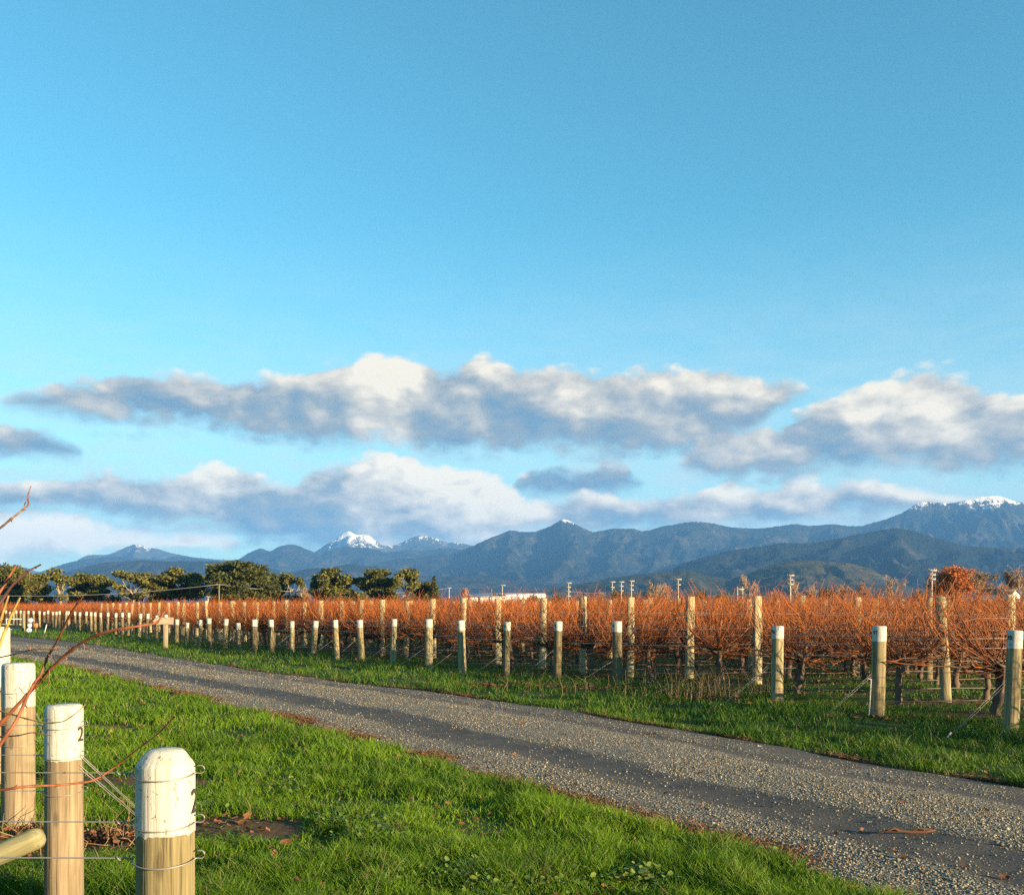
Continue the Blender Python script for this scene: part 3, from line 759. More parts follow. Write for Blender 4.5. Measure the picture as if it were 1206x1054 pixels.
def build_range(name, label, pts, D, near, seed, material, L, depth=0.5, rough=1.0, foot=0.0, nr=110, step=2.0, warp=0.5):
    """a range whose crest, seen from the road, follows pts; it falls towards the plain in spurs and gullies and drops behind"""
    px = np.arange(-330, 1537, step)
    yy = np.interp(px, [p[0] for p in pts], [p[1] for p in pts])
    yy = np.convolve(np.pad(yy, 2, 'edge'), np.array([.1, .2, .4, .2, .1]), 'valid')
    yy = yy - rough * (1.2 * perlin(px / 26., px * 0 + seed, seed) + 0.9 * np.abs(perlin(px / 9., px * 0 + seed, seed + 1)) + .5 * perlin(px / 3.3, px * 0, seed + 2))
    crest = np.maximum(EYE + (HOR - yy) / F * D, 2.0)
    t = np.concatenate([np.linspace(0, 1, nr), 1 + np.linspace(0.03, .42, 10)])
    T, PX = np.meshgrid(t, px, indexing='ij')
    Y = D * (near + (1 - near) * T); X = (PX - CX) / F * Y
    wx = X / L + warp * perlin(X / (2.2 * L), Y / (2.2 * L), seed + 5)
    wy = Y / (2.0 * L) + warp * perlin(X / (2.2 * L) + 9, Y / (2.2 * L), seed + 6)
    e = 1.25 * np.abs(perlin(wx, wy, seed + 7)) + 0.55 * np.abs(perlin(wx * 2.3, wy * 2.3, seed + 8)) + .28 * np.abs(perlin(wx * 5.1, wy * 5.1, seed + 9)) + .14 * np.abs(perlin(wx * 11, wy * 11, seed + 10))
    e = np.clip(e, 0, 1.15) ** 0.85
    prof = np.where(T <= 1, 0.5 * T ** 1.6 + 0.5 * T, np.clip(1 - (T - 1) * 1.1, 0, 1))
    cr = crest[None, :] + 0 * T
    # broaden spurs: crest heights smear towards the plain
    Z = cr * prof * (1 - depth * e * np.clip(1.0 - np.minimum(T, 1), 0, 1) ** 0.38) 
    Z = Z - 6 * (T < 0.02) + foot
    V = np.stack([X, Y, Z], -1).reshape(-1, 3)
    nt, nx = T.shape
    i = (np.arange(nt - 1)[:, None] * nx + np.arange(nx - 1)[None]).ravel()
    q = np.stack([i, i + 1, i + nx + 1, i + nx], 1)
    o = link(name, make_mesh(name, V, [q], [material], None, None, True))
    setp(o, label, 'mountains', kind='structure')
DARK = (0.016, 0.024, 0.019); LIGHT = (0.092, 0.078, 0.044)
def build_mountains():
    build_range('snowy_mountains', 'farthest peaks white with snow behind the blue ranges',
        [(-330, 690), (0, 672), (12, 668), (30, 668), (45, 674), (80, 668), (92, 659), (103, 653.5), (129, 653), (140, 648), (149, 644), (160.6, 640), (170, 644), (185, 646), (200, 651), (225, 656),
         (270, 660), (330, 655), (360, 655), (373, 649), (385, 640), (393, 637), (403, 629), (410.4, 625), (420, 630), (433, 629), (440, 635), (450, 642), (462, 643), (473, 639), (483, 634), (492.5, 630.5), (507, 632),
         (527, 639), (537, 638), (557, 643), (620, 655), (700, 668), (1000, 680), (1536, 690)],
        11600, 0.72, 3, m_mountain('snow_rock', (0.06, 0.07, 0.06), (0.12, 0.11, 0.09), 690, 170, .55, (-1600, -1150, 95)), 420, .6, 0.8, nr=120)
    build_range('mountains', 'hazy blue forested range at left behind the gum trees',
        [(-330, 690), (-60, 688), (20, 683), (52, 672), (82, 662), (108, 657.5), (134, 655), (164, 657), (190, 659), (207, 655), (224, 656), (241, 659.7), (262, 661), (279.5, 660), (293, 651), (307, 645), (318, 650), (328, 643.5),
         (342, 641), (352, 643), (361, 647), (372, 651), (378, 652), (392, 647), (408, 644), (433, 645.5), (455, 650), (500, 648), (530, 645), (560, 650), (640, 665), (800, 675), (1000, 684), (1536, 695)],
        9600, 0.66, 13, m_mountain('range_forest_far', DARK, LIGHT, 9000, 0, .52), 520, .85, 0.8, nr=130)
    build_range('mountains', 'long blue range across the middle with a snow tipped peak and snowy right shoulder',
        [(-330, 710), (300, 690), (380, 680), (430, 668), (462, 659), (500, 656), (522, 654), (540, 649), (557, 643), (567, 638), (577, 634), (588, 630), (600, 624.5), (616, 626), (630, 627), (640, 623), (650, 619), (663, 611), (672, 614),
         (680, 618.6), (698, 627), (723, 622.6), (746, 622), (756, 626), (766, 625), (781, 619.6), (801, 616), (821, 614), (841, 617), (861, 621), (891, 622.6), (922, 619.6), (939, 617), (952, 619.6), (977, 617.6), (1017, 619.6),
         (1037, 613.6), (1062, 605), (1075, 595), (1087, 591), (1117, 593.5), (1132, 590), (1153, 585), (1175, 584), (1193, 590), (1206, 592), (1260, 604), (1340, 612), (1536, 640)],
        8200, 0.60, 23, m_mountain('range_forest', DARK, LIGHT, 690, 90, .5, (800, 2600, 128)), 520, .95, 1.4, nr=150)
    build_range('hills', 'low blue foothills behind the gum trees and the white shed',
        [(-330, 712), (-100, 696), (52, 684), (86, 671), (110, 665), (129, 662), (164, 660), (200, 661), (259, 661), (300, 665), (330, 672), (342, 675), (361, 669.5), (389, 669), (402, 665), (414, 664), (437, 668), (444, 666), (472, 672),
         (500, 678), (520, 679), (560, 677), (585, 681), (610, 686), (650, 684), (690, 683), (730, 684), (780, 690), (900, 700), (1536, 711)],
        6000, 0.62, 33, m_mountain('foothill_forest', DARK, LIGHT, 9000, 0, .5), 260, .8, 0.8, nr=130)
    build_range('mountains', 'nearer dark blue forested mountain at right with sunlit spurs',
        [(-330, 714), (560, 708), (640, 700), (680, 692), (715, 681), (745, 677), (770, 674), (791, 671), (801, 664), (821, 659), (851, 650), (881, 646), (900, 643), (922, 639), (940, 640), (952, 640), (975, 637), (1002, 631),
         (1020, 628), (1037, 624.6), (1055, 621), (1072, 624.6), (1102, 633.7), (1143, 643.7), (1183, 646), (1206, 646), (1280, 640), (1380, 650), (1536, 660)],
        5000, 0.62, 43, m_mountain('mountain_forest', DARK, LIGHT, 9000, 0, .56), 300, .95, 1.6, nr=150)
    build_range('hills', 'green grassy foothills in front of the dark mountain at right',
        [(-330, 714), (520, 706), (600, 700), (660, 691), (700, 685), (740, 679), (794, 672.5), (812, 671.5), (835, 678), (861, 682), (891, 672), (912, 665), (930, 661), (955, 660), (980, 661.5), (1000, 663), (1025, 670), (1050, 684), (1080, 694), (1130, 699), (1206, 697), (1536, 706)],
        3400, 0.66, 53, m_mountain('foothill_grass', (0.032, 0.046, 0.020), (0.10, 0.085, 0.038), 9000, 0, .45), 200, .8, 0.6, nr=130)
build_mountains()
def build_haze():
    mb = MB(); mb.box((0, 0, 465), (27000, 27000, 960))
    m = bpy.data.materials.new('haze'); m.use_nodes = True; t = m.node_tree; t.nodes.clear(); n = NT(t)
    v = n.add('ShaderNodeVolumePrincipled'); v.inputs['Color'].default_value = (0.15, 0.43, 1.0, 1); v.inputs['Density'].default_value = 6.8e-5
    v.inputs['Anisotropy'].default_value = 0.0
    out = n.add('ShaderNodeOutputMaterial'); n.l.new(v.outputs[0], out.inputs['Volume'])
    o = link('haze', mb.mesh('haze', m)); setp(o, 'thin blue air between the road and the mountains', 'haze', kind='stuff')
build_haze()

# ------------------------------------------------------------------ end posts
def wood_post(h, r, seed, top='cut', n=20, z0=-0.15, lo=None, hi=None, wob=0.035):
    """round post from z0 to h; lo/hi keep only a length of it"""
    q = np.random.default_rng(seed)
    a = np.arange(n) / n * 2 * np.pi
    zs = np.linspace(z0, h, 16)
    zs = np.unique(np.concatenate([zs, [v for v in (lo, hi) if v is not None]]))
    prof = np.ones(len(zs))
    ring = 1 + wob * np.cumsum(q.normal(0, .5, n)) / math.sqrt(n); ring = ring / ring.mean(); ring = (ring + np.roll(ring, n // 2)) / 2
    ring = ring * (1 + 0.02 * q.normal(0, 1, n))
    if lo is not None: k = zs >= lo - 1e-6; zs = zs[k]; 
    if hi is not None: k = zs <= hi + 1e-6; zs = zs[k]
    rr = r * (1.03 - 0.05 * (zs - z0) / (h - z0))
    tops = []
    if hi is None or hi >= h - 1e-6:
        e = {'cut': .010, 'round': .022, 'dome': .045}[top]
        zs = zs[:-1]; rr = rr[:-1]; r1 = r * .98
        if top == 'dome': tops = [(h - e - .006, r1), (h - e, r1 * .985), (h - e + .006, r1 * .95), (h - .010, r1 * .70), (h - .004, r1 * .63), (h, r1 * .55)]
        else: tops = [(h - e, r1), (h - e * .3, r1 * .95), (h, r1 * .86)]
        zs = np.concatenate([zs[zs < h - e - .002], [t[0] for t in tops]]); rr = np.concatenate([rr[:len(zs) - len(tops)], [t[1] for t in tops]])
    V = np.stack([rr[:, None] * ring * np.cos(a), rr[:, None] * ring * np.sin(a), np.broadcast_to(zs[:, None], (len(zs), n))], -1)
    if lo is not None:            # the brush stopped unevenly, with runs
        dd = np.abs(q.normal(0, .0022, n)) + np.where(q.random(n) < .06, .004 + .008 * q.random(n), 0)
        V[0, :, 2] -= dd
    V = V.reshape(-1, 3); k = len(zs)
    i = np.arange(k - 1)[:, None] * n; j = np.arange(n)[None]; j2 = (j + 1) % n
    Q = np.stack([i + j, i + j2, i + n + j2, i + n + j], -1).reshape(-1, 4)
    mb = MB(); mb.add(V, Q)
    c = len(V); topc = np.array([[0, 0, zs[-1] + (.004 if tops else 0)]]); mb.V.append(topc); mb.c.append(np.ones((1, 3)) * .5); mb.n += 1
    rg = (k - 1) * n + np.arange(n); mb.t.append(np.stack([rg, np.roll(rg, -1), np.full(n, c)], 1)); mb.tm.append(np.zeros(n, int))
    return mb
def text_mesh(s, size, font_bold=True):
    cu = bpy.data.curves.new('lettering', 'FONT'); cu.body = s; cu.size = size; cu.align_x = 'CENTER'; cu.align_y = 'CENTER'
    cu.offset = size * 0.008; cu.resolution_u = 3
    o = bpy.data.objects.new('lettering', cu); C.objects.link(o)
    dg = bpy.context.evaluated_depsgraph_get(); dg.update()
    me = bpy.data.meshes.new_from_object(o.evaluated_get(dg))
    bpy.data.objects.remove(o); bpy.data.curves.remove(cu)
    return me
def number_part(s, size, r, z, ang, parent, m, thick=0.0015):
    """digits wrapped round the post"""
    import bmesh
    me = text_mesh(s, size)
    bm = bmesh.new(); bm.from_mesh(me)
    bmesh.ops.subdivide_edges(bm, edges=[e for e in bm.edges if e.calc_length() > size * .12], cuts=2, use_grid_fill=True)
    for v in bm.verts:
        a = ang + v.co.x / r
        v.co = Vector((math.cos(a) * (r + thick), math.sin(a) * (r + thick), z + v.co.y))
    bm.to_mesh(me); bm.free(); me.materials.clear(); me.materials.append(m)
    return link('number', me, parent)

END_GROUP = 'white-topped end posts along the right of the road'
NUM_DIR = math.atan2(-0.512, -0.859)
def end_label(i):
    t = {0: 'stout end post with white painted top numbered 98, nearest at the right edge',
         1: 'leaning end post with white painted top numbered 97 beside a thin white pipe',
         2: 'mossy end post with white painted top numbered 96, third from the right',
         4: 'end post with white painted top numbered 94 between two square posts',
         5: 'end post with white painted top numbered 93, in shade at its foot',
         6: 'end post with white painted top numbered 92, in shade at its foot'}  # the dark feet are cast shade, no stain is coloured there
    if i in t: return t[i]
    k = i + 1 - (1 if i > 3 else 0)
    return f'round white-topped end post, {nth(k)} from the right along the road verge'
far_posts = []
for v in range(3):
    pr = wood_post(1.27, .082, 300 + v, hi=1.05, n=12).mesh('post', M['post'], True)
    cp = wood_post(1.27, .0835, 300 + v, lo=1.03, n=12).mesh('painted_top', M['paint'], True)
    far_posts.append((pr, cp))
def make_end_post(i):
    if i == 3: return
    x, y = ROWS[i]; z = float(gz(x, y))
    g = np.random.default_rng(900 + i)
    h = 1.25 + g.normal(0, .03)
    if i in TOP_PX: h = EYE + (HOR - TOP_PX[i]) / F * y
    root = thing('end_post', end_label(i), 'post', (x, y, 0), 0, END_GROUP)
    lean = {0: (2.6, 0), 1: (1.4, 0), 2: (.6, 0)}.get(i, (g.normal(0, 1.8), g.normal(0, 1.8)))
    root.rotation_euler = (R_(lean[1]), R_(lean[0]), 0)
    if i < 22:
        r = .0865 + g.normal(0, .0075); cap = .19 + .04 * g.random()
        if i == 10 or i == 7: r *= 1.05
        link('post', wood_post(h, r, 400 + i, hi=h - cap + .03, n=22).mesh('post', M['post'], True), root)
        c = link('painted_top', wood_post(h, r + .0018, 400 + i, lo=h - cap, n=22).mesh('painted_top', M['paint'], True), root)
        number_part(str(98 - i), .078, r + .0035, h - .095, NUM_DIR + g.normal(0, .12), c, M['black'])
    else:
        a, b = far_posts[i % 3]
        s = h / 1.27
        p = link('post', a, root); c = link('painted_top', b, root)
        p.scale = c.scale = (1, 1, s)
for i in range(len(ROWS)): make_end_post(i)
for k, (x, y) in enumerate(OFF_ROWS[:2]):
    root = thing('end_post', f'white-topped end post {("just", "two rows")[k]} beyond the right edge of the photo', 'post', (x, y, 0), 0, END_GROUP)
    link('post', far_posts[k][0], root); link('painted_top', far_posts[k][1], root)
# ------------------------------------------------------------------ intermediate posts
INTER_GROUP = 'square sawn posts standing along the vine rows'
def row_name(i):
    if i in (0, 1, 2, 4, 5, 6): return f'the end post numbered {98 - i}'
    if i == 3: return 'the gap where an end post is missing'
    return f'the {nth(i + (0 if i > 3 else 1))} white-topped post from right'
def sq_post(seed, h=1.8):
    g = np.random.default_rng(seed); mb = MB()
    n = 10; zs = np.linspace(-.12, h, n); hx, hy = .082 + g.normal(0, .005), .06
    b = .016
    poly = np.array([(-hx + b, -hy), (hx - b, -hy), (hx, -hy + b), (hx, hy - b), (hx - b, hy), (-hx + b, hy), (-hx, hy - b), (-hx, -hy + b)])
    V = []
    for k, z in enumerate(zs):
        off = g.normal(0, .003, 2); s = 1 + g.normal(0, .015)
        V.append(np.c_[poly * s + off, np.full(8, z)])
    V[-1][:, :2] *= .93; V.append(V[-1] * np.array([.85, .85, 1]) + np.array([0, 0, .008]))
    V = np.concatenate(V); k = len(V) // 8
    i = np.arange(k - 1)[:, None] * 8; j = np.arange(8)[None]; j2 = (j + 1) % 8
    Q = np.stack([i + j, i + j2, i + 8 + j2, i + 8 + j], -1).reshape(-1, 4)
    e = (k - 1) * 8
    Q = np.concatenate([Q, np.array([[0, 1, 2, 3], [0, 3, 4, 7], [4, 5, 6, 7]]) + e])
    return mb.add(V, Q).mesh('square_post', M['inter'])
sq = [sq_post(500 + v) for v in range(6)]
inter = []
for i, (ex, ey) in enumerate(ROWS):
    s = 2.85; j = 1
    while True:
        x = ex + RD[0] * s; y = ey + RD[1] * s
        if x > 0.511 * y + 1.0: break
        if (x < 0.53 * y) and x > -0.53 * y: inter.append((y, i, j, x))
        s += 5.4; j += 1
inter.sort()
LEAN = {(2, 1): (-2.9, 0, 0.97), (4, 1): (0, 0, 1.0), (6, 1): (.5, 0, 1), (5, 1): (.3, 1, 1)}
for c, (y, i, j, x) in enumerate(inter[:230]):
    g = np.random.default_rng(7000 + i * 40 + j)
    if i == 3 and j == 1: continue
    o = link('square_post', sq[(i * 7 + j) % 6], None, (x, y, 0), g.normal(0, .25))
    lx, ly, sc = LEAN.get((i, j), (g.normal(0, 1.0), g.normal(0, 1.0), 1.0 + g.normal(0, .02)))
    o.rotation_euler = (R_(ly), R_(lx), o.rotation_euler[2]); o.scale = (1 if i else 1.1, 1, sc)
    if (i, j) == (2, 1): lab = 'leaning square post beside the bare vine, splashed with cane shadows, behind posts 97 and 98'
    elif (i, j) == (4, 1): lab = 'tall clean square post standing upright left of the end post numbered 96'
    else: lab = f'pale square post, {nth(j)} along the row behind {row_name(i)}'
    setp(o, lab, 'post', INTER_GROUP)

# ------------------------------------------------------------------ vines
def vine_geo(seed, ncane=60, sides=3, seg=7, trunk_detail=True, arms=True):
    """returns trunk MB and cane MB of one bare, unpruned vine; x runs along the row"""
    g = np.random.default_rng(seed)
    tb = MB(); cb = MB()
    hh = .60 + .12 * g.random()
    n = 12 if trunk_detail else 5
    zs = np.linspace(-.05, hh, n)
    wx = np.cumsum(g.normal(g.normal(0, .008), .010, n)); wy = np.cumsum(g.normal(0, .010, n)); wx -= wx[0]; wy -= wy[0]
    rad = np.interp(zs, [-.05, .05, .5, hh - .12, hh], [.062, .05, .046, .066, .05]) * (1 + .16 * g.normal(0, 1, n) * .7) * (.85 + .4 * g.random())
    bark = np.array((.095, .066, .045)) * (.75 + .6 * g.random())
    P = np.stack([wx, wy, zs], 1)[None]; V, q = tubes(P, rad[None], 9 if trunk_detail else 5)
    m_ = 9 if trunk_detail else 5; rib = 1 + (.22 if trunk_detail else .05) * g.normal(0, 1, m_)
    V = P[0].repeat(m_, 0) + (V - P[0].repeat(m_, 0)) * np.tile(rib, n)[:, None]
    jit = g.normal(0, .007 if trunk_detail else 0, V.shape); jit[:, 2] = 0
    tb.add(V + jit, q, col=bark[None] * (1 + .5 * (g.random((len(V), 1)) - .5)))
    head = np.array((wx[-1], wy[-1], hh))
    arms_p = []
    for sgn in (-1, 1):
        m = 9 if trunk_detail else 4
        t = np.linspace(0, 1, m); L = .62 + .25 * g.random()
        ax = head[0] + sgn * t * L; ay = head[1] + np.cumsum(g.normal(0, .012, m)); az = head[2] - .05 + .12 * np.sqrt(t) + np.cumsum(g.normal(0, .01, m))
        ar = np.interp(t, [0, .3, 1], [.045, .030, .014]) * (1 + .2 * g.normal(0, 1, m) * .6)
        A = np.stack([ax, ay, az], 1)
        if arms:
            V, q = tubes(A[None], np.maximum(ar, .008)[None], 6 if trunk_detail else 4); tb.add(V + g.normal(0, .003, V.shape), q, col=bark * .9)
        arms_p.append(A)
    if trunk_detail:           # knobs and old spurs on the head
        for _ in range(9):
            d = g.normal(0, 1, 3); d[2] = abs(d[2]); d /= np.linalg.norm(d)
            p = head + g.normal(0, .03, 3)
            tb.tube([p, p + d * .06, p + d * (.09 + .09 * g.random())], [.034, .024, .012], 5, True, bark * (.7 + .8 * g.random()))
    # canes
    k = ncane
    allA = np.concatenate(arms_p); st = allA[g.integers(0, len(allA), k)] + g.normal(0, .02, (k, 3))
    nh = k // 3; st[:nh] = head + g.normal(0, .04, (nh, 3))
    d = np.stack([g.normal(0, .72, k), g.normal(0, .24, k), np.ones(k)], 1)
    d[:nh, 0] = g.normal(0, 1.0, nh)
    d /= np.linalg.norm(d, axis=1, keepdims=True)
    top = np.where(g.random(k) < .16, 1.80 + .36 * g.random(k) ** 1.5, 1.50 + .32 * g.random(k) ** .6)
    L = np.clip((top - st[:, 2]) / np.maximum(d[:, 2], .50), .25, 1.75)
    dr = g.random(k) < .24; d[dr, 2] = g.normal(-.1, .22, dr.sum()); d[dr, 0] = g.choice([-1, 1], dr.sum()) * (.6 + .4 * g.random(dr.sum())); L[dr] = .35 + .55 * g.random(dr.sum())
    t = np.linspace(0, 1, seg)
    arc = g.normal(0, 1, (k, 1, 3)) * np.array([.20, .10, 0]) * np.sin(t * np.pi)[None, :, None]
    bend = np.cumsum(g.normal(0, .036, (k, seg, 3)), axis=1) * np.array([1, .7, .3]); bend = bend - bend[:, :1] + arc
    P = st[:, None] + d[:, None] * (L[:, None] * t)[..., None] + bend
    P[..., 0] -= (d[:, 0:1] * L[:, None] * .35) * (t ** 2)       # canes straighten up between the wires
    P[..., 1] *= (1 - .4 * t); P[..., 2] = np.maximum(P[..., 2], .22)
    r0 = .0050 + .0062 * g.random(k) ** 1.5
    rr = r0[:, None] * np.interp(t, [0, 1], [1.15, .42])
    V, q = tubes(P, rr, sides)
    tone = g.random(k)[:, None] ** 1.15
    cc = np.array((.050, .015, .008)) * (1 - tone) + np.array((.50, .136, .015)) * tone  # wide dark range puts the tangle's inner shadow gaps into the cane colours
    cc *= (.8 + .4 * g.random((k, 1)))
    age_shade = np.interp(t, [0, .22, .5, 1], [.30, .45, .95, 1.05])  # cane bases darkened: older wood, and the row's low shade put into the colour
    cb.add(V, q, col=np.repeat((cc[:, None, :] * age_shade[None, :, None]).reshape(-1, 3), sides, 0))
    # side shoots and tendrils off the canes
    k2 = int(ncane * 1.4)
    ci = g.integers(0, k, k2); si = g.integers(1, seg - 1, k2)
    s0 = P[ci, si]; dd = g.normal(0, 1, (k2, 3)) * np.array([1.2, .6, .6]) + np.array([0, 0, .35]); dd /= np.linalg.norm(dd, axis=1, keepdims=True)
    l2 = .10 + .28 * g.random(k2) ** 1.5
    t3 = np.linspace(0, 1, 4)
    P2 = s0[:, None] + dd[:, None] * (l2[:, None] * t3)[..., None] + np.cumsum(g.normal(0, .012, (k2, 4, 3)), 1)
    P2[:, 0] = s0; lim = 1.85 + .2 * g.random((k2, 1)); P2[..., 2] = np.minimum(P2[..., 2], lim)
    V, q = tubes(P2, np.broadcast_to(np.array([.0034, .003, .0024, .0014]), (k2, 4)), 3)
    cb.add(V, q, col=np.repeat(cc[ci] * .95, 12, 0))
    return tb, cb
near_vines = []
for v in range(9):
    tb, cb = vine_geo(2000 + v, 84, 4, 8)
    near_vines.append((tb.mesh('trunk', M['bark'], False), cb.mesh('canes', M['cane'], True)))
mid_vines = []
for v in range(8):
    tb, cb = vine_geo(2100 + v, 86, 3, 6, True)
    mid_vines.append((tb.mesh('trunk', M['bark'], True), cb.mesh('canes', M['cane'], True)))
VG = 'bare grapevines in the rows'
cands = []
for i, (ex, ey) in enumerate(ROWS):
    s = 1.9 + .3 * ((i * 37) % 10) / 10 if i != 1 else 1.75; j = 1
    while True:
        x = ex + RD[0] * s; y = ey + RD[1] * s
        if x > .511 * y + 1.2: break
        cands.append((y, i, j, x)); s += 1.5; j += 1
cands.sort(); NV = 290
chosen = cands[:NV]; rest = cands[NV:]
row_ang = math.atan2(RD[1], RD[0])
for c, (y, i, j, x) in enumerate(chosen):
    g = np.random.default_rng(9000 + i * 60 + j)
    lab = f'bare rust-brown vine, {nth(j)} along the row behind {row_name(i)}'
    if (i, j) == (1, 1): lab = 'large knotty bare vine with fanned canes, just left of the end post numbered 98'
    root = thing('grapevine', lab, 'grapevine', (x, y, float(gz(x, y)) - .01), row_ang + (math.pi if g.random() < .5 else 0) + g.normal(0, .06), VG)
    tm, cm = (near_vines if y < 27 else mid_vines)[(i * 5 + j * 3 + int(g.integers(0, 3))) % (9 if y < 27 else 8)]
    s = 1 + g.normal(0, .035); root.scale = (1.0, 1.0, s)
    link('trunk', tm, root); link('canes', cm, root)
    if (i, j) == (1, 1): root.scale = (1.2, 1.4, 1.02)

def build_far_vines():
    geos = []
    for v in range(6):
        tb, cb = vine_geo(2200 + v, 52, 3, 4, False)
        A = [np.concatenate(tb.V), np.concatenate(tb.q), np.concatenate(tb.c)]; B = [np.concatenate(cb.V), np.concatenate(cb.q), np.concatenate(cb.c)]
        geos.append((np.concatenate([A[0], B[0]]), np.concatenate([A[1], B[1] + len(A[0])]), np.concatenate([A[2], B[2]])))
    places = [(x, y) for (y, i, j, x) in rest]
    for (ex, ey) in FAR_ROWS:
        s = 2.0
        while True:
            x = ex + RD[0] * s; y = ey + RD[1] * s
            if x > .511 * y + 2 or s > 60: break
            if x > -.6 * y: places.append((x, y))
            s += 1.5
    for (ex, ey) in OFF_ROWS:
        for s in np.arange(1.9, 13, 1.5): places.append((ex + RD[0] * s, ey + RD[1] * s))
    g = np.random.default_rng(3); Vs, Qs, Cs = [], [], []; n = 0
    for (x, y) in places:
        V, Q, c = geos[int(g.integers(0, 6))]
        a = row_ang + (math.pi if g.random() < .5 else 0); ca, sa = math.cos(a), math.sin(a)
        W_ = V * np.array([1, 1, 1 + g.normal(0, .03)])
        Vs.append(np.stack([W_[:, 0] * ca - W_[:, 1] * sa + x, W_[:, 0] * sa + W_[:, 1] * ca + y, W_[:, 2]], -1)); Qs.append(Q + n); Cs.append(c * (.8 + .4 * g.random())); n += len(V)
    o = link('distant_vines', make_mesh('distant_vines', np.concatenate(Vs), [np.concatenate(Qs)], [M['cane']], None, np.concatenate(Cs)))
    setp(o, 'mass of rust-brown bare vines far back in the vineyard', 'vines', kind='stuff')
build_far_vines()

# ------------------------------------------------------------------ trellis wires, drip lines and stays of the nearer rows
WG = 'trellis wires of the vine rows'
def wire_obj(pts, r, m, label, cat, group, name='trellis_wire', sides=4):
    o0 = Vector(pts[0]); mb = MB(); mb.tube([Vector(p) - o0 for p in pts], r, sides)
    o = link(name, mb.mesh(name, m), None, o0); return setp(o, label, cat, group)
for i in range(0, 16):
    ex, ey = ROWS[i]
    if i == 3: s0 = 2.85
    else: s0 = .09
    L = (0.53 * ey + 1.5 - ex) / (RD[0] - .53 * RD[1])
    g = np.random.default_rng(40 + i)
    for k, (hz, rad, kind) in enumerate([(.28, .0065, 'drip'), (.84, .0035, 'wire'), (1.02, .0025, 'wire'), (1.16, .0025, 'wire'), (1.45, .002, 'wire')]):
        if hz > 1.2 and i > 9: continue
        h_end = min(hz, 1.13) + g.normal(0, .02)
        pts = []
        for q, s in enumerate(np.concatenate([[s0], np.arange(s0 + 1.4, s0 + L, 1.4)])):
            z = (h_end if q == 0 else hz + .01 * math.sin(q * 2.1 + i)) - (.02 * (q % 2))
            pts.append((ex + RD[0] * s, ey + RD[1] * s + (.02 * math.sin(q * 1.7 + k) if q else 0), z))
        nm = {0: 'drip line', 1: 'lowest wire', 2: 'second wire up', 3: 'third wire up', 4: 'top wire'}[k]
        wire_obj(pts, rad * (1 + .02 * ey), M[kind], f'{nm} of the row at {row_name(i)}', 'drip line' if k == 0 else 'wire', 'drip lines of the vine rows' if k == 0 else WG,
                 'drip_line' if k == 0 else 'trellis_wire')
for i in range(0, 17):
    ex, ey = ROWS[i]; g = np.random.default_rng(80 + i)
    if i in (12,): continue
    h = .62 + g.normal(0, .05)
    d = -(RD * (.85 + .15 * g.random())) + ED * (-.05)
    a = Vector((ex - RD[0] * .08, ey - RD[1] * .08 - .03, h)); b = Vector((ex + d[0], ey + d[1], .02))
    if i == 3: a = Vector((ex + .2, ey, .45))
    o0 = b; mb = MB()
    for off in ((-.014, .014) if i < 3 else (0,)):
        mb.tube([a - o0 + Vector((0, 0, off * 1.5)), (a + b) / 2 - o0 + Vector((0, off * .5, off - .01)), Vector((0, off * .4, 0))], .0019 * (1 + .02 * ey), 4)
    mb.tube([Vector((-.05, 0, -.05)), Vector((.03, 0, .06))], .012, 5)
    o = link('stay_wire', mb.mesh('stay_wire', M['wire']), None, o0)
    setp(o, f'twisted stay wire pegged in the grass left of {row_name(i)}' if i != 3 else 'slack stay wire among dry weeds where an end post is missing', 'stay wire', 'stay wires of the end posts')

# thin white riser pipe by post 97
x, y = at(1023.5, 847, ROWS[1][1]).x, ROWS[1][1] - .05
rp = thing('riser_pipe', 'thin white irrigation riser pipe beside the end post numbered 97', 'pipe', (x, y, 0))
mb = MB(); mb.tube([(-.035, 0, -.05), (-.01, 0, .2), (.01, 0, .58)], .0095, 8); link('pipe', mb.mesh('pipe', M['pole'], True), rp)
mb = MB(); mb.tube([(.018, 0, .575), (-.03, 0, .59), (-.055, 0, .58)], .008, 8); link('tap', mb.mesh('tap', M['pole'], True), rp)

# ------------------------------------------------------------------ near posts on the left
LP_SPEC = [  # x, y, top, radius, paint bottom, top style, number
    (LEFT_POSTS[0], 1.18, .082, .94, 'dome', '2', 'stout near post with domed cracked white top, right of the leafy bare patch'),
    (LEFT_POSTS[1], 1.12, .085, .857, 'round', '2', 'pale near post with flat rounded white top, second from the right'),
    (LEFT_POSTS[2], 1.21, .106, .916, 'round', '', 'thick pale post with tall white top behind the red canes'),
    (LEFT_POSTS[3], 1.42, .10, .90, 'round', '', 'white-topped post half cut off by the left picture edge')]
def left_posts():
    for k, ((x, y), h, r, pb, top, num, lab) in enumerate(LP_SPEC):
        root = thing('end_post', lab, 'post', (x, y, 0), 0, 'white-topped end posts on the near left')
        m = M['post_olive'] if k == 0 else M['post_pale']
        link('post', wood_post(h, r, 640 + k, top, 48, -.15, None, pb + .02, .03).mesh('post', m, True), root)
        c = link('painted_top', wood_post(h, r + .0020, 640 + k, top, 48, -.15, pb, None, .03).mesh('painted_top', M['paint'], True), root)
        if num:
            number_part(num, .10, r + .003, h - (.155 if k == 0 else .145), {0: .02, 1: -.14}[k], c, M['black'])
left_posts()
LWG = 'wires tied round the near left posts'
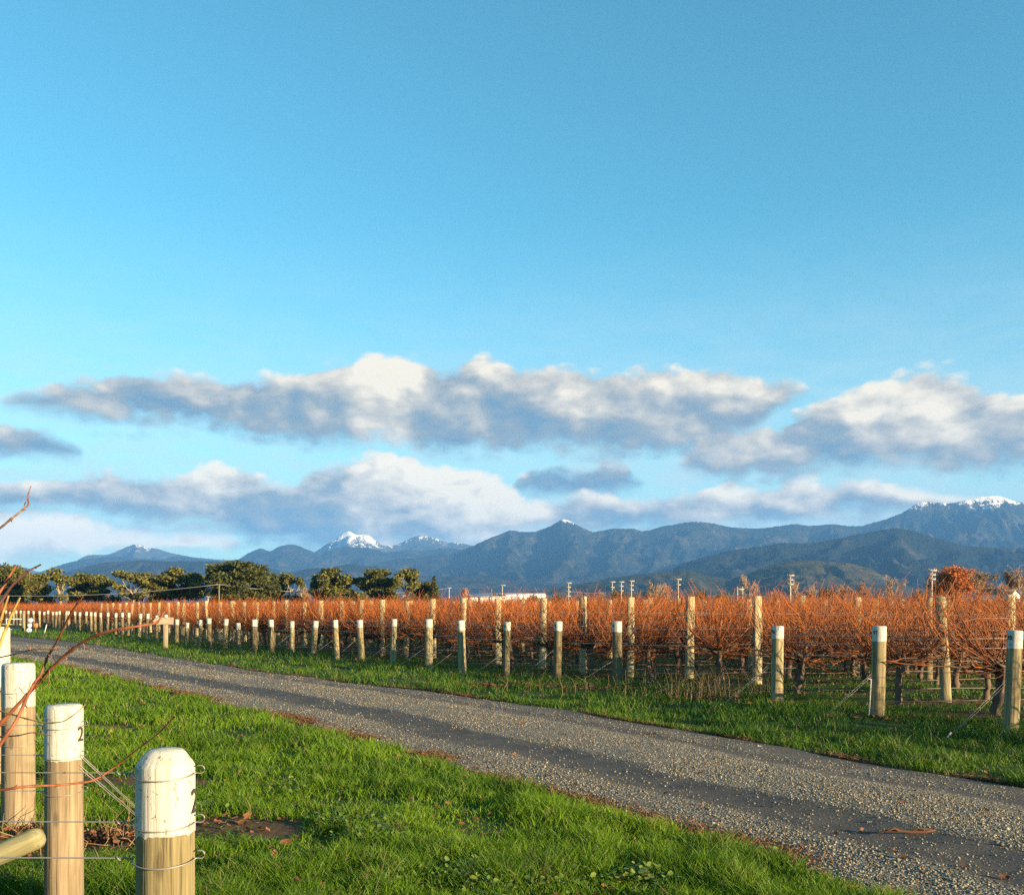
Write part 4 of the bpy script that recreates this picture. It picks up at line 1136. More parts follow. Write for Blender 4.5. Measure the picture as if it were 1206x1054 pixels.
def wrap_wire(post, r, z, label, r_w=.0019, xl=-9.0, dz=0.0, loop=True):
    (px_, py_) = post; mb = MB()
    pts = [(xl, py_ + .0, z + dz), (px_ - r - .6, py_, z + dz * .3), (px_ - r - .05, py_ - .01, z)]
    for a in np.linspace(math.pi * 1.03, math.pi * 1.98, 14):
        pts.append((px_ + math.cos(a) * (r + .004), py_ + math.sin(a) * (r + .004), z - .012 * math.sin((a - math.pi))))
    if loop:
        for a in np.linspace(-.5, 3.9, 9): pts.append((px_ + r + .016 + .014 * math.sin(a), py_ - .005, z + .012 * (1 - math.cos(a)) - .002))
    o0 = Vector(pts[-1]); mb.tube([Vector(p) - o0 for p in pts], r_w, 6)
    # twist of wire where it meets the post
    tw = [(px_ - r - .06 + .02 * t + 0, py_ - .01 + .006 * math.cos(t * 5), z + .006 * math.sin(t * 5)) for t in np.linspace(0, 3, 16)]
    mb.tube([Vector(p) - o0 for p in tw], r_w * .8, 5)
    o = link('tie_wire', mb.mesh('tie_wire', M['wire'], True), None, o0); setp(o, label, 'wire', LWG)
P1, P2, P3, P4 = LEFT_POSTS
wrap_wire(P1, .087, 1.112, 'top wire tied round the domed post just below its shoulder')
wrap_wire(P1, .087, .968, 'second wire tied round the domed post near the foot of its white paint')
wrap_wire(P1, .087, .862, 'third wire tied round the domed post below its white paint', .0023)
wrap_wire(P2, .088, 1.02, 'top wire tied round the flat rounded post near its top')
wrap_wire(P2, .088, .875, 'second wire tied round the flat rounded post at the foot of its paint')
wrap_wire(P2, .088, .70, 'lower wire tied round the flat rounded post on bare wood')
wrap_wire(P3, .108, 1.02, 'wire tied round the thick post behind the red canes')
wrap_wire(P3, .108, .66, 'low wire tied round the bare wood of the thick post')
for (p, r, h, bb, lab) in ((P2, .087, .87, (-2.13, 6.55, 0), 'paired stay wires running from the flat rounded post down behind the domed post'),
                       (P3, .107, .90, (-4.1, 9.4, 0), 'paired stay wires running down from the thick post towards the flat rounded post')):
    mb = MB(); a = Vector((p[0] + r, p[1] - .02, h)); b = Vector(bb); o0 = b.copy()
    for off in (-.06, -.045, .0, .012): mb.tube([a - o0 + Vector((0, 0, off)), (a + b) / 2 - o0 + Vector((0, 0, off * .7 - .012)), Vector((0, off * .3, 0))], .0022, 5)
    o = link('stay_wire', mb.mesh('stay_wire', M['wire'], True), None, o0); setp(o, lab, 'stay wire', 'stay wires of the near left posts')
# the green round strut that leans on the second post
def strut():
    a = at(50, 984, 4.72); b = Vector((-3.5, 4.60, -.02)); n = 18; s = 14
    ax = (a - b).normalized(); L = (a - b).length
    zz = list(np.linspace(0, L - .05, 10)) + [L - .03, L - .01, L]
    rr = [.052] * 10 + [.050, .043, .032]
    mb = MB(); P = np.array([[0, 0, z] for z in zz])[None]; V, q = tubes(P, np.array(rr)[None], s)
    mb.add(V, q); c = mb.n; mb.V.append(np.array([[0, 0, L + .003]])); mb.c.append(np.ones((1, 3)) * .5); mb.n += 1
    rg = (len(zz) - 1) * s + np.arange(s); mb.t.append(np.stack([rg, np.roll(rg, -1), np.full(s, c)], 1)); mb.tm.append(np.zeros(s, int))
    o = link('timber_strut', mb.mesh('timber_strut', M['strut'], True), None, b)
    o.rotation_euler = ax.to_track_quat('Z', 'Y').to_euler()
    setp(o, 'yellow-green round timber strut leaning against the pale near post', 'strut')
strut()

# ------------------------------------------------------------------ the vine at the left edge with its red canes
def near_canes():
    root = thing('grapevine', 'near vine beyond the left edge sending long red-brown canes into view', 'grapevine', (-2.75, 3.05, 0))
    tb, _ = vine_geo(2501, 10, 4, 6)
    link('trunk', tb.mesh('trunk', M['bark'], True), root)
    red = np.array((.22, .070, .028)); dark = np.array((.08, .03, .022)); yel = np.array((.36, .22, .04)); tan = np.array((.20, .11, .06))
    D = [  # colour, distance, base radius, tip radius, pixels
        (red, 3.00, .0075, .0028, [(-120, 965), (-60, 905), (0, 853), (20, 831), (40, 810), (58, 789), (77, 771), (97, 756), (118, 746), (139, 741), (159, 738), (173, 735.5), (185, 733.6), (191, 725), (197, 714)]),
        (red, 2.96, .0055, .0025, [(-20, 905), (17, 853), (27, 832), (37, 810), (42, 802), (47, 796), (53, 782), (57, 771), (63, 762), (68, 754), (76, 737), (83, 722), (91, 711), (98, 702)]),
        (dark, 2.92, .0055, .003, [(-60, 770), (0, 711), (7, 700), (14, 689.5), (24, 680), (34, 671.6), (41, 668.5), (48, 664.8)]),
        (red, 3.04, .006, .003, [(-40, 760), (0, 697), (9, 682), (18.5, 667)]),
        (tan, 3.02, .0042, .0016, [(-70, 655), (0, 622.6), (12, 612), (24, 602.7), (30, 598), (34, 594), (33, 589), (32.7, 585.6), (34, 579), (36.4, 572.8)]),
        (yel, 2.95, .0055, .003, [(-16, 790), (-4, 752), (0, 732), (5, 717), (10, 702)]),
        (yel, 2.97, .0055, .003, [(-14, 800), (0, 758), (8, 738), (14, 723), (19, 713), (23.5, 704)]),
        (dark, 3.05, .004, .0025, [(-20, 755), (0, 736), (6, 728), (11, 719)]),
        (tan, 3.1, .0028, .0016, [(-30, 782), (0, 774), (18, 770), (36, 765), (50, 764), (71, 763.6)]),
        (red, 2.74, .0042, .0020, [(-60, 935), (0, 930.6), (15, 928), (30, 926), (48, 925), (65.5, 924.7), (88, 922.5), (107, 920), (121, 913), (134, 904), (145, 896), (155, 887.5), (170, 876), (185, 865), (197, 853), (205.5, 843.7)]),
        (yel * .8, 2.9, .0026, .0012, [(-10, 834), (10, 840), (30, 846), (53.6, 851.7), (74.5, 850), (88, 841), (98, 832), (101, 829)]),
        (tan, 3.1, .003, .0015, [(-10, 868), (8, 867), (22, 866), (38, 862), (60, 866)]),
        (dark, 2.98, .003, .0014, [(20, 842), (18, 852), (12, 858), (2, 862)]),
    ]
    T = [(77, 771, [(0, 0), (1, 5), (0, 12)]), (97, 756, [(0, 0), (3, 6), (1, 12)]), (118, 746, [(0, 0), (-1, 7), (-4, 12), (-1, 15)]), (139, 741, [(0, 0), (2, 4)]), (58, 789, [(0, 0), (0, 12), (-3, 20)]),
         (40, 810, [(0, 0), (-4, 2), (-6, -4), (-3, -9), (2, -8)]), (30, 820, [(0, 0), (-5, -8), (-10, -12), (-13, -6)]), (57, 771, [(0, 0), (6, 4), (10, 9)]), (36, 765, [(0, 0), (0, -4)]), (28, 598, [(0, 0), (2, -7), (4, -11), (4, -15)]),
         (34, 671, [(0, 0), (1, 8), (0, 14)]), (191, 725, [(0, 0), (4, 3)]), (185, 865, [(0, 0), (3, 3), (4, 6)]), (24, 826, [(0, 0), (8, -8), (9, -14), (5, -17), (1, -13), (4, -9)])]
    o0 = Vector((-2.75, 3.05, 0)); mb = MB(); g = np.random.default_rng(5)
    for col, Y, r0, r1, pts in D:
        n = len(pts); P = []
        for k, (x, y) in enumerate(pts): P.append(at(x, y, Y + .10 * math.sin(k * .45 + r0 * 900) - .05) - o0)
        # finer line with small node swellings
        P = np.array([tuple(p) for p in P]); tt = np.linspace(0, n - 1, n * 4); Q = np.stack([np.interp(tt, np.arange(n), P[:, c]) for c in range(3)], 1)
        Q[1:-1] = (Q[:-2] + 2 * Q[1:-1] + Q[2:]) / 4
        rad = .85 * np.interp(tt, [0, n - 1], [r0, r1]); sw = (np.arange(len(tt)) % 6 == 3); rad = rad * (1 + .35 * sw)
        V, q = tubes(Q[None], rad[None], 7)
        cc = col[None] * (1 + .5 * (np.repeat(g.random(len(tt)), 7)[:, None] - .5))
        cc = cc * np.where(np.repeat(sw, 7)[:, None], .6, 1)
        mb.add(V, q, col=cc)
        for k in np.nonzero(sw)[0][1:]:            # buds at the nodes
            d = g.normal(0, 1, 3); d /= np.linalg.norm(d); mb.tube([Q[k], Q[k] + d * rad[k] * 2.2], [rad[k] * .7, rad[k] * .3], 5, True, col * .55)
    for (x, y, seq) in T:
        mb.tube([at(x + a, y + b, 2.98) - o0 for a, b in seq], np.linspace(.0016, .0008, len(seq)), 5, False, (.22, .10, .05))
    link('canes', mb.mesh('canes', M['cane'], True), root)
near_canes()

# ------------------------------------------------------------------ stick on the road, sign, gate, reels
def stick():
    Y = 6.85; o0 = Vector(((1066 - CX) / F * Y, Y, .05)); mb = MB(); g = np.random.default_rng(8)
    pts = [at(x, y, Y) for x, y in ((1033, 992), (1047, 990), (1060, 987.5), (1075, 989), (1090, 991), (1104, 993))]
    pts = [Vector((p.x, Y + (q % 2) * .03, .052 + .014 * ((q * 7) % 3) / 2)) for q, p in enumerate(pts)]
    mb.tube([p - o0 for p in pts], [.006, .011, .013, .012, .011, .007], 6, True, (.085, .042, .026))
    mb.tube([pts[2] - o0, pts[2] - o0 + Vector((-.05, -.03, .025)), pts[2] - o0 + Vector((-.13, -.06, .005))], [.008, .007, .004], 5, True, (.09, .045, .03))
    mb.tube([pts[3] - o0, pts[3] - o0 + Vector((.06, .03, .02)), pts[3] - o0 + Vector((.16, .01, .012))], [.008, .006, .004], 5, True, (.08, .04, .025))
    o = link('fallen_stick', mb.mesh('fallen_stick', M['bark'], True), None, o0); setp(o, 'red-brown broken stick lying in the road at lower right', 'stick')
stick()
def sign():
    Y = 36.0; c = at(195, 766, Y); root = thing('arrow_sign', 'brown wooden arrow sign on a post lettered TRUCKS beside the road', 'sign', (c.x, Y, 0), .12)
    mb = MB(); mb.box((0, 0, .56), (.165, .09, 1.24), bev=.012); link('post', mb.mesh('post', M['sign']), root)
    z = 1.6 - (731 - HOR) / F * Y; w, h, d = .29, .125, .02
    poly = [(-w + .0, z - h), (w, z - h), (w, z + h), (-w, z + h), (-w - .14, z)]
    V = [(x_, -.047 - 2 * d, z_) for x_, z_ in poly] + [(x_, -.047, z_) for x_, z_ in poly]
    me = bpy.data.meshes.new('board')
    me.from_pydata(V, [], [(0, 1, 2, 3, 4), (9, 8, 7, 6, 5)] + [(i, i + 5, (i + 1) % 5 + 5, (i + 1) % 5) for i in range(5)]); me.materials.append(M['sign'])
    b = link('board', me, root)
    tm = text_mesh('TRUCKS', .13); tm.transform(Matrix.Translation((-.06, -.047 - 2 * d - .003, z)) @ Matrix.Rotation(R_(90), 4, 'X')); tm.materials.clear(); tm.materials.append(M['paint'])
    link('lettering', tm, b)
sign()
def gate():
    Y = 61.0; a = at(28, 745, Y); root = thing('farm_gate', 'pale pipe gate beside a dark gatepost at the far road bend', 'gate', (a.x, Y, 0))
    mb = MB(); mb.tube([(0, 0, -.1), (0, 0, 1.32)], [.09, .085], 10); link('gatepost', mb.mesh('gatepost', M['post'], True), root)
    mb = MB()
    for z in (.83, .5, .2): mb.tube([(-.08, 0, z), (-1.5, .1, z + .005), (-2.9, .2, z)], .022 if z > .6 else .012, 6)
    for x_ in (-.1, -1.1, -2.0, -2.9): mb.tube([(x_, -.069 * x_, .2), (x_, -.069 * x_, .83)], .02, 6)
    link('gate_rail', mb.mesh('gate_rail', M['white'], True), root)
gate()
def reels():
    Y = 60.0; p = at(35, 740, Y)
    for k, (x, y, r, lab) in enumerate(((36.2, 730.3, .115, 'topmost of three white round reels stacked by the gatepost'), (35.3, 736.4, .12, 'middle one of three white round reels stacked by the gatepost'),
                                        (34.3, 742, .125, 'lowest white reel with a dark hole, stacked by the gatepost'))):
        c = at(x, y, Y); root = thing('wire_reel', lab, 'reel', (c.x, Y, c.z), .2, 'white reels by the gatepost')
        n = 20; ang = np.arange(n) / n * 2 * np.pi; mb = MB(); ri = r * (.35 if k == 2 else .16)
        prof = [(ri, -.10), (r * .96, -.10), (r, -.085), (r, -.05), (r * .85, -.04), (r * .85, .04), (r, .05), (r, .1), (ri, .1)]
        V = np.stack([np.stack([q[0] * np.cos(ang), np.full(n, q[1]), q[0] * np.sin(ang)], 1) for q in prof]).reshape(-1, 3); m = len(prof)
        i = np.arange(m)[:, None] * n; j = np.arange(n)[None]; i2 = ((np.arange(m) + 1) % m)[:, None] * n; j2 = (j + 1) % n
        mb.add(V, np.stack([i + j, i + j2, i2 + j2, i2 + j], -1).reshape(-1, 4)); link('drum', mb.mesh('drum', M['white'], True), root)
        mb = MB(); mb.tube([(0, -.09, 0), (0, .09, 0)], ri * .95, 10); link('hub', mb.mesh('hub', M['black'] if k == 2 else M['shedroof'], True), root)
    c = at(35, 742, Y); st = thing('reel_stake', 'thin stake holding the three white reels by the gatepost', 'stake', (c.x + .02, Y + .16, 0)); mb = MB(); mb.tube([(0, 0, -.1), (0, 0, .95)], .03, 8)
    mb.tube([(0, 0, .78), (0, -.13, .78)], .018, 6); mb.tube([(0, 0, .46), (0, -.13, .46)], .018, 6); mb.tube([(0, 0, .17), (0, -.13, .17)], .018, 6); link('stake', mb.mesh('stake', M['post'], True), st)
    c = at(42, 745.5, Y); bx = thing('utility_box', 'small orange box on a short stake right of the white reels', 'box', (c.x, Y, 0))
    mb = MB(); mb.tube([(0, 0, -.1), (0, 0, .34)], .025, 8); link('stake', mb.mesh('stake', M['post'], True), bx)
    mb = MB(); mb.box((0, 0, .46), (.24, .16, .26), bev=.03); link('box', mb.mesh('box', M['orange']), bx)
    c = at(54, 746, 58); mb = MB(); mb.tube([(-.06, 0, -.1), (.02, 0, .25), (.1, 0, .55)], .02, 6); o = link('marker_stake', mb.mesh('marker_stake', M['white'], True), None, (c.x - .05, 58, 0)); setp(o, 'thin white leaning stake in the far verge right of the orange box', 'stake')
reels()

# ------------------------------------------------------------------ trees
def leaves(mb, c, rad, n, size, cols, g, flat=1.0):
    """leaf sprays through an ellipsoidal clump, denser at its skin"""
    d = g.normal(0, 1, (n, 3)); d /= np.linalg.norm(d, axis=1, keepdims=True)
    rr = g.random(n) ** .35
    lump = 1 + .22 * np.sin(d[:, 0] * 4 + c[0]) * np.cos(d[:, 2] * 5 + c[1]) + .12 * g.normal(0, 1, n)
    p = np.asarray(c) + d * (rr * lump)[:, None] * np.asarray(rad)
    u = g.normal(0, 1, (n, 3)); u[:, 2] *= .6; u /= np.linalg.norm(u, axis=1, keepdims=True)
    w = np.cross(u, g.normal(0, 1, (n, 3))); w /= np.maximum(np.linalg.norm(w, axis=1, keepdims=True), 1e-6)
    s = size * (.6 + .8 * g.random((n, 1)))
    V = np.stack([p - u * s, p - w * s * .5, p + u * s, p + w * s * .5], 1)
    b = g.random((n, 1)); col = cols[0] * (1 - b) + cols[1] * b
    mb.add(V.reshape(-1, 3), np.arange(n * 4).reshape(-1, 4), col=np.repeat(col, 4, 0))
GREENS = (np.array((.040, .054, .014)), np.array((.185, .175, .040)))
OLIVE = (np.array((.048, .060, .018)), np.array((.21, .19, .046)))
DKG = (np.array((.028, .042, .012)), np.array((.12, .122, .032)))
TREE_GROUP = 'evergreen trees in a line beyond the vineyard'
def evergreen(px, top, half, Y, clumps, label, cols=GREENS, pale=False, dens=1.0, seed=0, base=None, conifer=False, flat=.55):
    """clumps: (dx, y, rx, ry) in photo pixels about the trunk, turned into metres at the tree's distance"""
    g = np.random.default_rng(seed); k = Y / F
    X = (px - CX) * k; H = (HOR - top) * k + EYE
    root = thing('evergreen_tree', label, 'tree', (X, Y, 0), 0, TREE_GROUP)
    cb = MB(); tb = MB(); bark = np.array((.27, .225, .165)) if pale else np.array((.12, .095, .07))
    limbs = []
    low = [(-half * .45, 702, half * .5, 4.5), (half * .4, 703, half * .5, 4)] if dens >= .9 else [(0, 704, half * .5, 3.5)]
    for (dx, y, rx, ry) in [(a, b, c * 1.12, d * 1.08) for a, b, c, d in clumps] + low:
        c = np.array((dx * k, g.normal(0, half * k * .35), (HOR - y) * k + EYE)); R = np.array((rx * k, (rx * .5 + half * .35) * k, ry * k))
        m = max(3, int(rx * ry / 14))
        for q in range(m):
            d = g.normal(0, 1, 3); d /= np.linalg.norm(d); cc = c + d * R * (.45 + .4 * g.random()); rr = R * (.36 + .2 * g.random()) + .25
            rr[2] *= .8; tone = .75 + .5 * g.random()
            leaves(cb, cc, rr * 1.08, int(300 * dens), .21 + .0004 * Y, (cols[0] * tone, cols[1] * tone), g)
            if q < 3: limbs.append(cc)
    fork = np.array((0, 0, H * (.28 + .12 * g.random())))
    trunk = [np.array((0, 0, -.3)), np.array((.1, 0, H * .12)), fork, np.array((dxm(clumps) * k * .5, 0, H * .62))]
    tb.tube(trunk, [H * .030, H * .026, H * .021, H * .010], 8, True, bark)
    for c in limbs[:26]:
        s = fork * (.75 + .5 * g.random()); mid = (s + c) / 2 + g.normal(0, .4, 3)
        tb.tube([s, mid, c], [H * .011, H * .008, H * .003], 5, False, bark * (.8 + .4 * g.random()))
    link('crown', cb.mesh('crown', M['leaf']), root); link('trunk', tb.mesh('trunk', M['treebark'], True), root)
def dxm(cl): return float(np.mean([c[0] for c in cl]))
T_ = [
    (12, 665, 24, 215, [(-6, 676, 16, 10), (10, 682, 14, 10), (-12, 690, 14, 10), (8, 696, 12, 7)], 'dense tall evergreen partly behind the canes at the left edge', GREENS, False, 1.0),
    (43, 676, 17, 222, [(0, 682, 14, 7), (-6, 692, 10, 8), (8, 694, 9, 8), (0, 703, 8, 5)], 'evergreen with several bare stems, between two taller trees at far left', OLIVE, False, .9),
    (71, 667, 15, 205, [(0, 674, 11, 6), (-8, 682, 7, 6), (8, 682, 9, 7), (1, 690, 6, 5)], 'airy gum tree with pale forked trunk near the left edge', OLIVE, True, .55),
    (104, 675, 24, 218, [(-6, 682, 14, 7), (10, 686, 14, 8), (-12, 696, 10, 5), (14, 697, 12, 5), (0, 702, 14, 5)], 'spreading evergreen with flat layers of foliage, fourth from the left edge', GREENS, False, 1.0),
    (157, 671, 24, 210, [(-8, 676, 10, 5), (6, 682, 12, 7), (16, 688, 8, 7), (-18, 693, 8, 4), (-8, 698, 9, 4), (14, 699, 9, 5)], 'gum tree standing alone with pale slanting trunk and layered crown', OLIVE, True, .8),
    (212, 670, 31, 214, [(-4, 678, 15, 8), (-18, 687, 12, 9), (14, 685, 14, 9), (24, 694, 10, 8), (-12, 698, 14, 6), (8, 699, 14, 6)], 'broad rounded evergreen right of the lone gum tree', OLIVE, False, 1.0),
    (283, 664, 42, 205, [(-18, 672, 16, 9), (2, 671, 16, 8), (18, 676, 16, 10), (-30, 682, 9, 8), (-4, 688, 20, 12), (26, 690, 14, 12), (-16, 698, 12, 8), (10, 700, 20, 7)], 'largest and darkest evergreen of the line, with a wide dense crown', DKG, False, 1.1),
    (325, 676, 11, 230, [(0, 683, 8, 7), (-4, 692, 6, 8), (6, 697, 7, 8)], 'narrow dark evergreen tucked behind the largest tree', DKG, False, 1.0),
    (342, 674, 14, 225, [(0, 679, 9, 5), (-5, 686, 7, 6), (8, 688, 7, 6)], 'thin airy tree with grey bare limbs right of the largest tree', OLIVE, True, .5),
    (388, 670, 23, 212, [(0, 677, 12, 7), (-8, 684, 10, 8), (10, 686, 12, 9), (-14, 692, 7, 6), (8, 697, 14, 7)], 'rounded evergreen with crown tilted to the left, right of the thin airy tree', GREENS, False, 1.0),
    (441, 672, 28, 214, [(6, 680, 14, 7), (-16, 684, 12, 4), (16, 688, 12, 9), (-2, 690, 12, 8), (8, 698, 14, 6)], 'evergreen with a flat dark branch reaching left, second of the last three', GREENS, False, 1.0),
    (481, 669, 17, 208, [(-2, 676, 11, 7), (-12, 682, 6, 5), (8, 684, 8, 7), (2, 690, 8, 6)], 'tall open evergreen just left of the pointed conifer', OLIVE, False, .8),
    (501, 682, 14, 216, [(-4, 690, 9, 7), (4, 696, 10, 8), (-8, 699, 8, 6)], 'low dark evergreen at the foot of the pointed conifer', DKG, False, 1.0),
]
for k, (px, top, half, Y, cl, lab, cols, pale, dens) in enumerate(T_): evergreen(px, top, half, Y, cl, lab, cols, pale, dens, 3000 + k)
def conifer():
    g = np.random.default_rng(77); Y = 212; k = Y / F; X = (511 - CX) * k; H = (HOR - 680) * k + EYE
    root = thing('conifer', 'dark pointed conifer at the right end of the evergreen line', 'tree', (X, Y, 0)); cb = MB()
    for q in range(26):
        t = q / 25; z = H * (.12 + .86 * t); r = (1 - t) * 1.9 + .12
        for a in range(3): leaves(cb, (math.cos(a * 2.1 + q) * r * .5, math.sin(a * 2.1 + q) * r * .5, z), (r * .65, r * .65, .35), 40, .28, DKG, g)
    link('crown', cb.mesh('crown', M['leaf']), root); tb = MB(); tb.tube([(0, 0, -.2), (0, 0, H * .5), (0, 0, H * .98)], [.2, .12, .02], 7, True, (.11, .085, .06)); link('trunk', tb.mesh('trunk', M['treebark'], True), root)
conifer()

def bare_geo(g, H, spread, col, twigs=5, fine=1.0, up=.8):
    tb = MB(); cb = MB(); segs = []
    def grow(p, d, L, r, lv):
        n = 4; pts = [p]; dd = d.copy()
        for _ in range(n - 1):
            dd = dd + g.normal(0, .10, 3) + np.array((0, 0, .05 * up)); dd /= np.linalg.norm(dd); pts.append(pts[-1] + dd * L / (n - 1))
        segs.append((lv, np.array(pts), r))
        if lv >= 4: return
        m = [7, 5, 4, 4][lv]
        for _ in range(m):
            t = .35 + .65 * g.random(); i = min(int(t * (n - 1)), n - 2); f = t * (n - 1) - i; q = pts[i] * (1 - f) + pts[i + 1] * f
            nd = dd + g.normal(0, .55, 3) * np.array((spread, spread, .8)) + np.array((0, 0, .12 * up)); nd /= np.linalg.norm(nd); grow(q, nd, L * (.52 + .2 * g.random()), r * .55, lv + 1)
    grow(np.array((0., 0, -.2)), np.array((0., 0, 1)), H * .42, H * .020, 0)
    for lv in range(5):
        P = [s[1] for s in segs if s[0] == lv]
        if not P: continue
        P = np.stack(P); r = np.array([s[2] for s in segs if s[0] == lv]); r = np.maximum(r, .010 * fine)
        V, q = tubes(P, r[:, None] * np.array([1, .85, .7, .5]), 5 if lv < 2 else 3)
        (tb if lv < 2 else cb).add(V, q, col=col * (.75 + .5 * np.repeat(g.random(len(P)), 4 * (5 if lv < 2 else 3))[:, None]))
    allz = np.concatenate([s[1] for s in segs]); sc = H / allz[:, 2].max()
    for mb in (tb, cb): mb.V = [v * sc for v in mb.V]
    return tb, cb
def bare_tree(px, top, Y, spread, col, label, seed, leaf=None, nleaf=0, wide=1.0, group='leafless winter trees behind the vineyard'):
    g = np.random.default_rng(seed); k = Y / F; H = (HOR - top) * k + EYE; root = thing('bare_tree', label, 'tree', ((px - CX) * k, Y, 0), 0, group)
    tb, cb = bare_geo(g, H, spread, np.asarray(col), fine=1.0 + Y / 130)
    V = np.concatenate(cb.V)
    if leaf is not None:
        idx = g.integers(0, len(V), nleaf); p = V[idx] + g.normal(0, .25, (nleaf, 3)); lb = MB(); u = g.normal(0, 1, (nleaf, 3)); u /= np.linalg.norm(u, axis=1, keepdims=True); w = np.cross(u, g.normal(0, 1, (nleaf, 3))); w /= np.linalg.norm(w, axis=1, keepdims=True)
        s = .13 * (.6 + .8 * g.random((nleaf, 1))); Q = np.stack([p - u * s, p - w * s * .6, p + u * s, p + w * s * .6], 1); b = g.random((nleaf, 1))
        lb.add(Q.reshape(-1, 3), np.arange(nleaf * 4).reshape(-1, 4), col=np.repeat(np.asarray(leaf[0]) * (1 - b) + np.asarray(leaf[1]) * b, 4, 0)); o = link('crown', lb.mesh('crown', M['leaf']), root); o.scale = (wide, wide, 1)
    o = link('trunk', tb.mesh('trunk', M['treebark'], True), root); o.scale = (wide, wide, 1)
    o = link('twigs', cb.mesh('twigs', M['treebark']), root); o.scale = (wide, wide, 1)
GB = (.27, .19, .13); RB = (.36, .17, .085); TB = (.32, .20, .11)
bare_tree(1125, 668, 150, .95, (.20, .09, .05), 'round copper-leaved tree right of the tallest power pole', 4001, ((.30, .090, .026), (.62, .22, .058)), 17000, 1.25)
bare_tree(1163, 670, 186, .8, GB, 'round grey-brown leafless tree just right of the copper tree', 4002, ((.18, .12, .065), (.34, .23, .11)), 5200, 1.15)
bare_tree(1197, 664, 206, .6, GB, 'tall thin leafless tree at the right picture edge', 4003, ((.18, .12, .065), (.34, .22, .11)), 2400)
bare_tree(1180, 684, 196, .8, TB, 'small leafless tree in front of the pale cottage at right', 4004)
bare_tree(1048, 676, 235, .6, GB, 'tall greyish leafless tree left of the tallest power pole', 4005)
bare_tree(1018, 684, 245, .8, RB, 'rounded rusty leafless tree below the green foothill', 4006, ((.20, .09, .04), (.30, .15, .07)), 900)
bare_tree(991, 686, 250, .8, TB, 'rounded rusty bush-like tree right of the second tallest pole', 4007, ((.20, .10, .05), (.3, .16, .08)), 800)
bare_tree(962, 687, 260, .8, GB, 'small grey leafless tree right of the second tallest pole', 4008)
bare_tree(937, 680, 265, .5, TB, 'leafless tree directly behind the second tallest power pole', 4009)
bare_tree(887, 675, 240, .55, GB, 'tall fine-twigged leafless tree in the middle right distance', 4010)
bare_tree(913, 692, 260, .8, RB, 'small reddish leafless tree left of the second tallest pole', 4011)
bare_tree(762, 682, 290, .25, TB, 'taller narrow brown poplar right of the triple power poles', 4012)
bare_tree(785, 686, 300, .25, RB, 'shorter narrow brown poplar left of a power pole', 4013)
bare_tree(548, 691, 300, .4, RB, 'small narrow brown tree at the left end of the white shed', 4014)
bare_tree(706, 693, 310, .6, GB, 'small leafless tree left of the triple power poles', 4015)
bare_tree(360, 690, 235, .8, TB, 'brown leafless tree between the two rounded evergreens', 4016)
bare_tree(128, 698, 235, .8, RB, 'small red-brown leafless tree right of the layered evergreen', 4017)
bare_tree(84, 696, 240, .8, GB, 'greyish leafless scrub tree below the pale forked gum', 4018)
bare_tree(180, 692, 235, .7, RB, 'small red-brown leafless tree right of the lone gum', 4019)
bare_tree(455, 698, 240, .8, GB, 'low grey leafless tree under the flat-branched evergreen', 4020)
def bush(px, top, half, Y, label, cols, seed):
    g = np.random.default_rng(seed); k = Y / F; H = (HOR - top) * k + EYE; root = thing('bush', label, 'bush', ((px - CX) * k, Y, 0), 0, 'dark shrubs at the far edge of the vineyard'); cb = MB(); tb = MB()
    for _ in range(7 + int(half / 2)):
        c = np.array((g.uniform(-half * .75, half * .75) * k, g.normal(0, .8), H * g.uniform(.3, .75))); leaves(cb, c, (half * k * .35, 1.4, H * .28), 130, .28, cols, g); tb.tube([(c[0] * .3, 0, -.2), c * .7, c], [.09, .06, .02], 5, False, (.12, .09, .065))
    link('crown', cb.mesh('crown', M['leaf']), root); link('stems', tb.mesh('stems', M['treebark']), root)
bush(733, 692, 16, 300, 'wide dark bush behind the triple power poles', DKG, 1); bush(772, 695, 16, 305, 'dark bush below the narrow poplars', DKG, 2); bush(826, 695, 8, 290, 'small dark bush midway between two power poles', DKG, 3)
bush(850, 698, 9, 285, 'low dark bush left of the double pole', GREENS, 4); bush(972, 693, 8, 255, 'small dark bush under the right hand foothill', DKG, 5); bush(628, 697, 9, 330, 'small dark bush above the white shed roof', GREENS, 6)
bush(655, 699, 9, 320, 'low dark bush right of the white shed', DKG, 7); bush(588, 696, 9, 335, 'brown bush behind the middle of the white shed', (np.array((.07, .045, .025)), np.array((.16, .10, .05))), 8)
bush(1085, 694, 12, 200, 'dark bush left of the foot of the tallest pole', DKG, 9); bush(318, 700, 12, 238, 'dark shrub at the foot of the narrow dark evergreen', DKG, 10); bush(255, 701, 10, 220, 'dark shrub at the left foot of the largest evergreen', DKG, 11)
bush(425, 701, 12, 232, 'shrub below the flat dark evergreen branch', GREENS, 12)
for q_, (bx, by, bh, lab_) in enumerate([(57, 699, 9, 'dark shrub below the first gap in the evergreens from the left'), (88, 700, 8, 'dark shrub between the pale forked gum and the layered evergreen'), (133, 699, 9, 'dark shrub left of the lone gum tree'),
        (183, 700, 9, 'dark shrub between the lone gum and the broad evergreen'), (303, 701, 14, 'dark shrub below the largest evergreen, towards its right'), (352, 698, 9, 'brown-green shrub right of the thin airy tree'),
        (410, 700, 9, 'dark shrub left of the flat-branched evergreen'), (467, 699, 9, 'dark shrub below the tall open evergreen')]):
    bush(bx, by, bh, 226 + q_, lab_, (DKG, OLIVE)[q_ % 2], 60 + q_)
bush(20, 702, 16, 232, 'dark shrub at the left picture edge below the tall evergreen', DKG, 13)

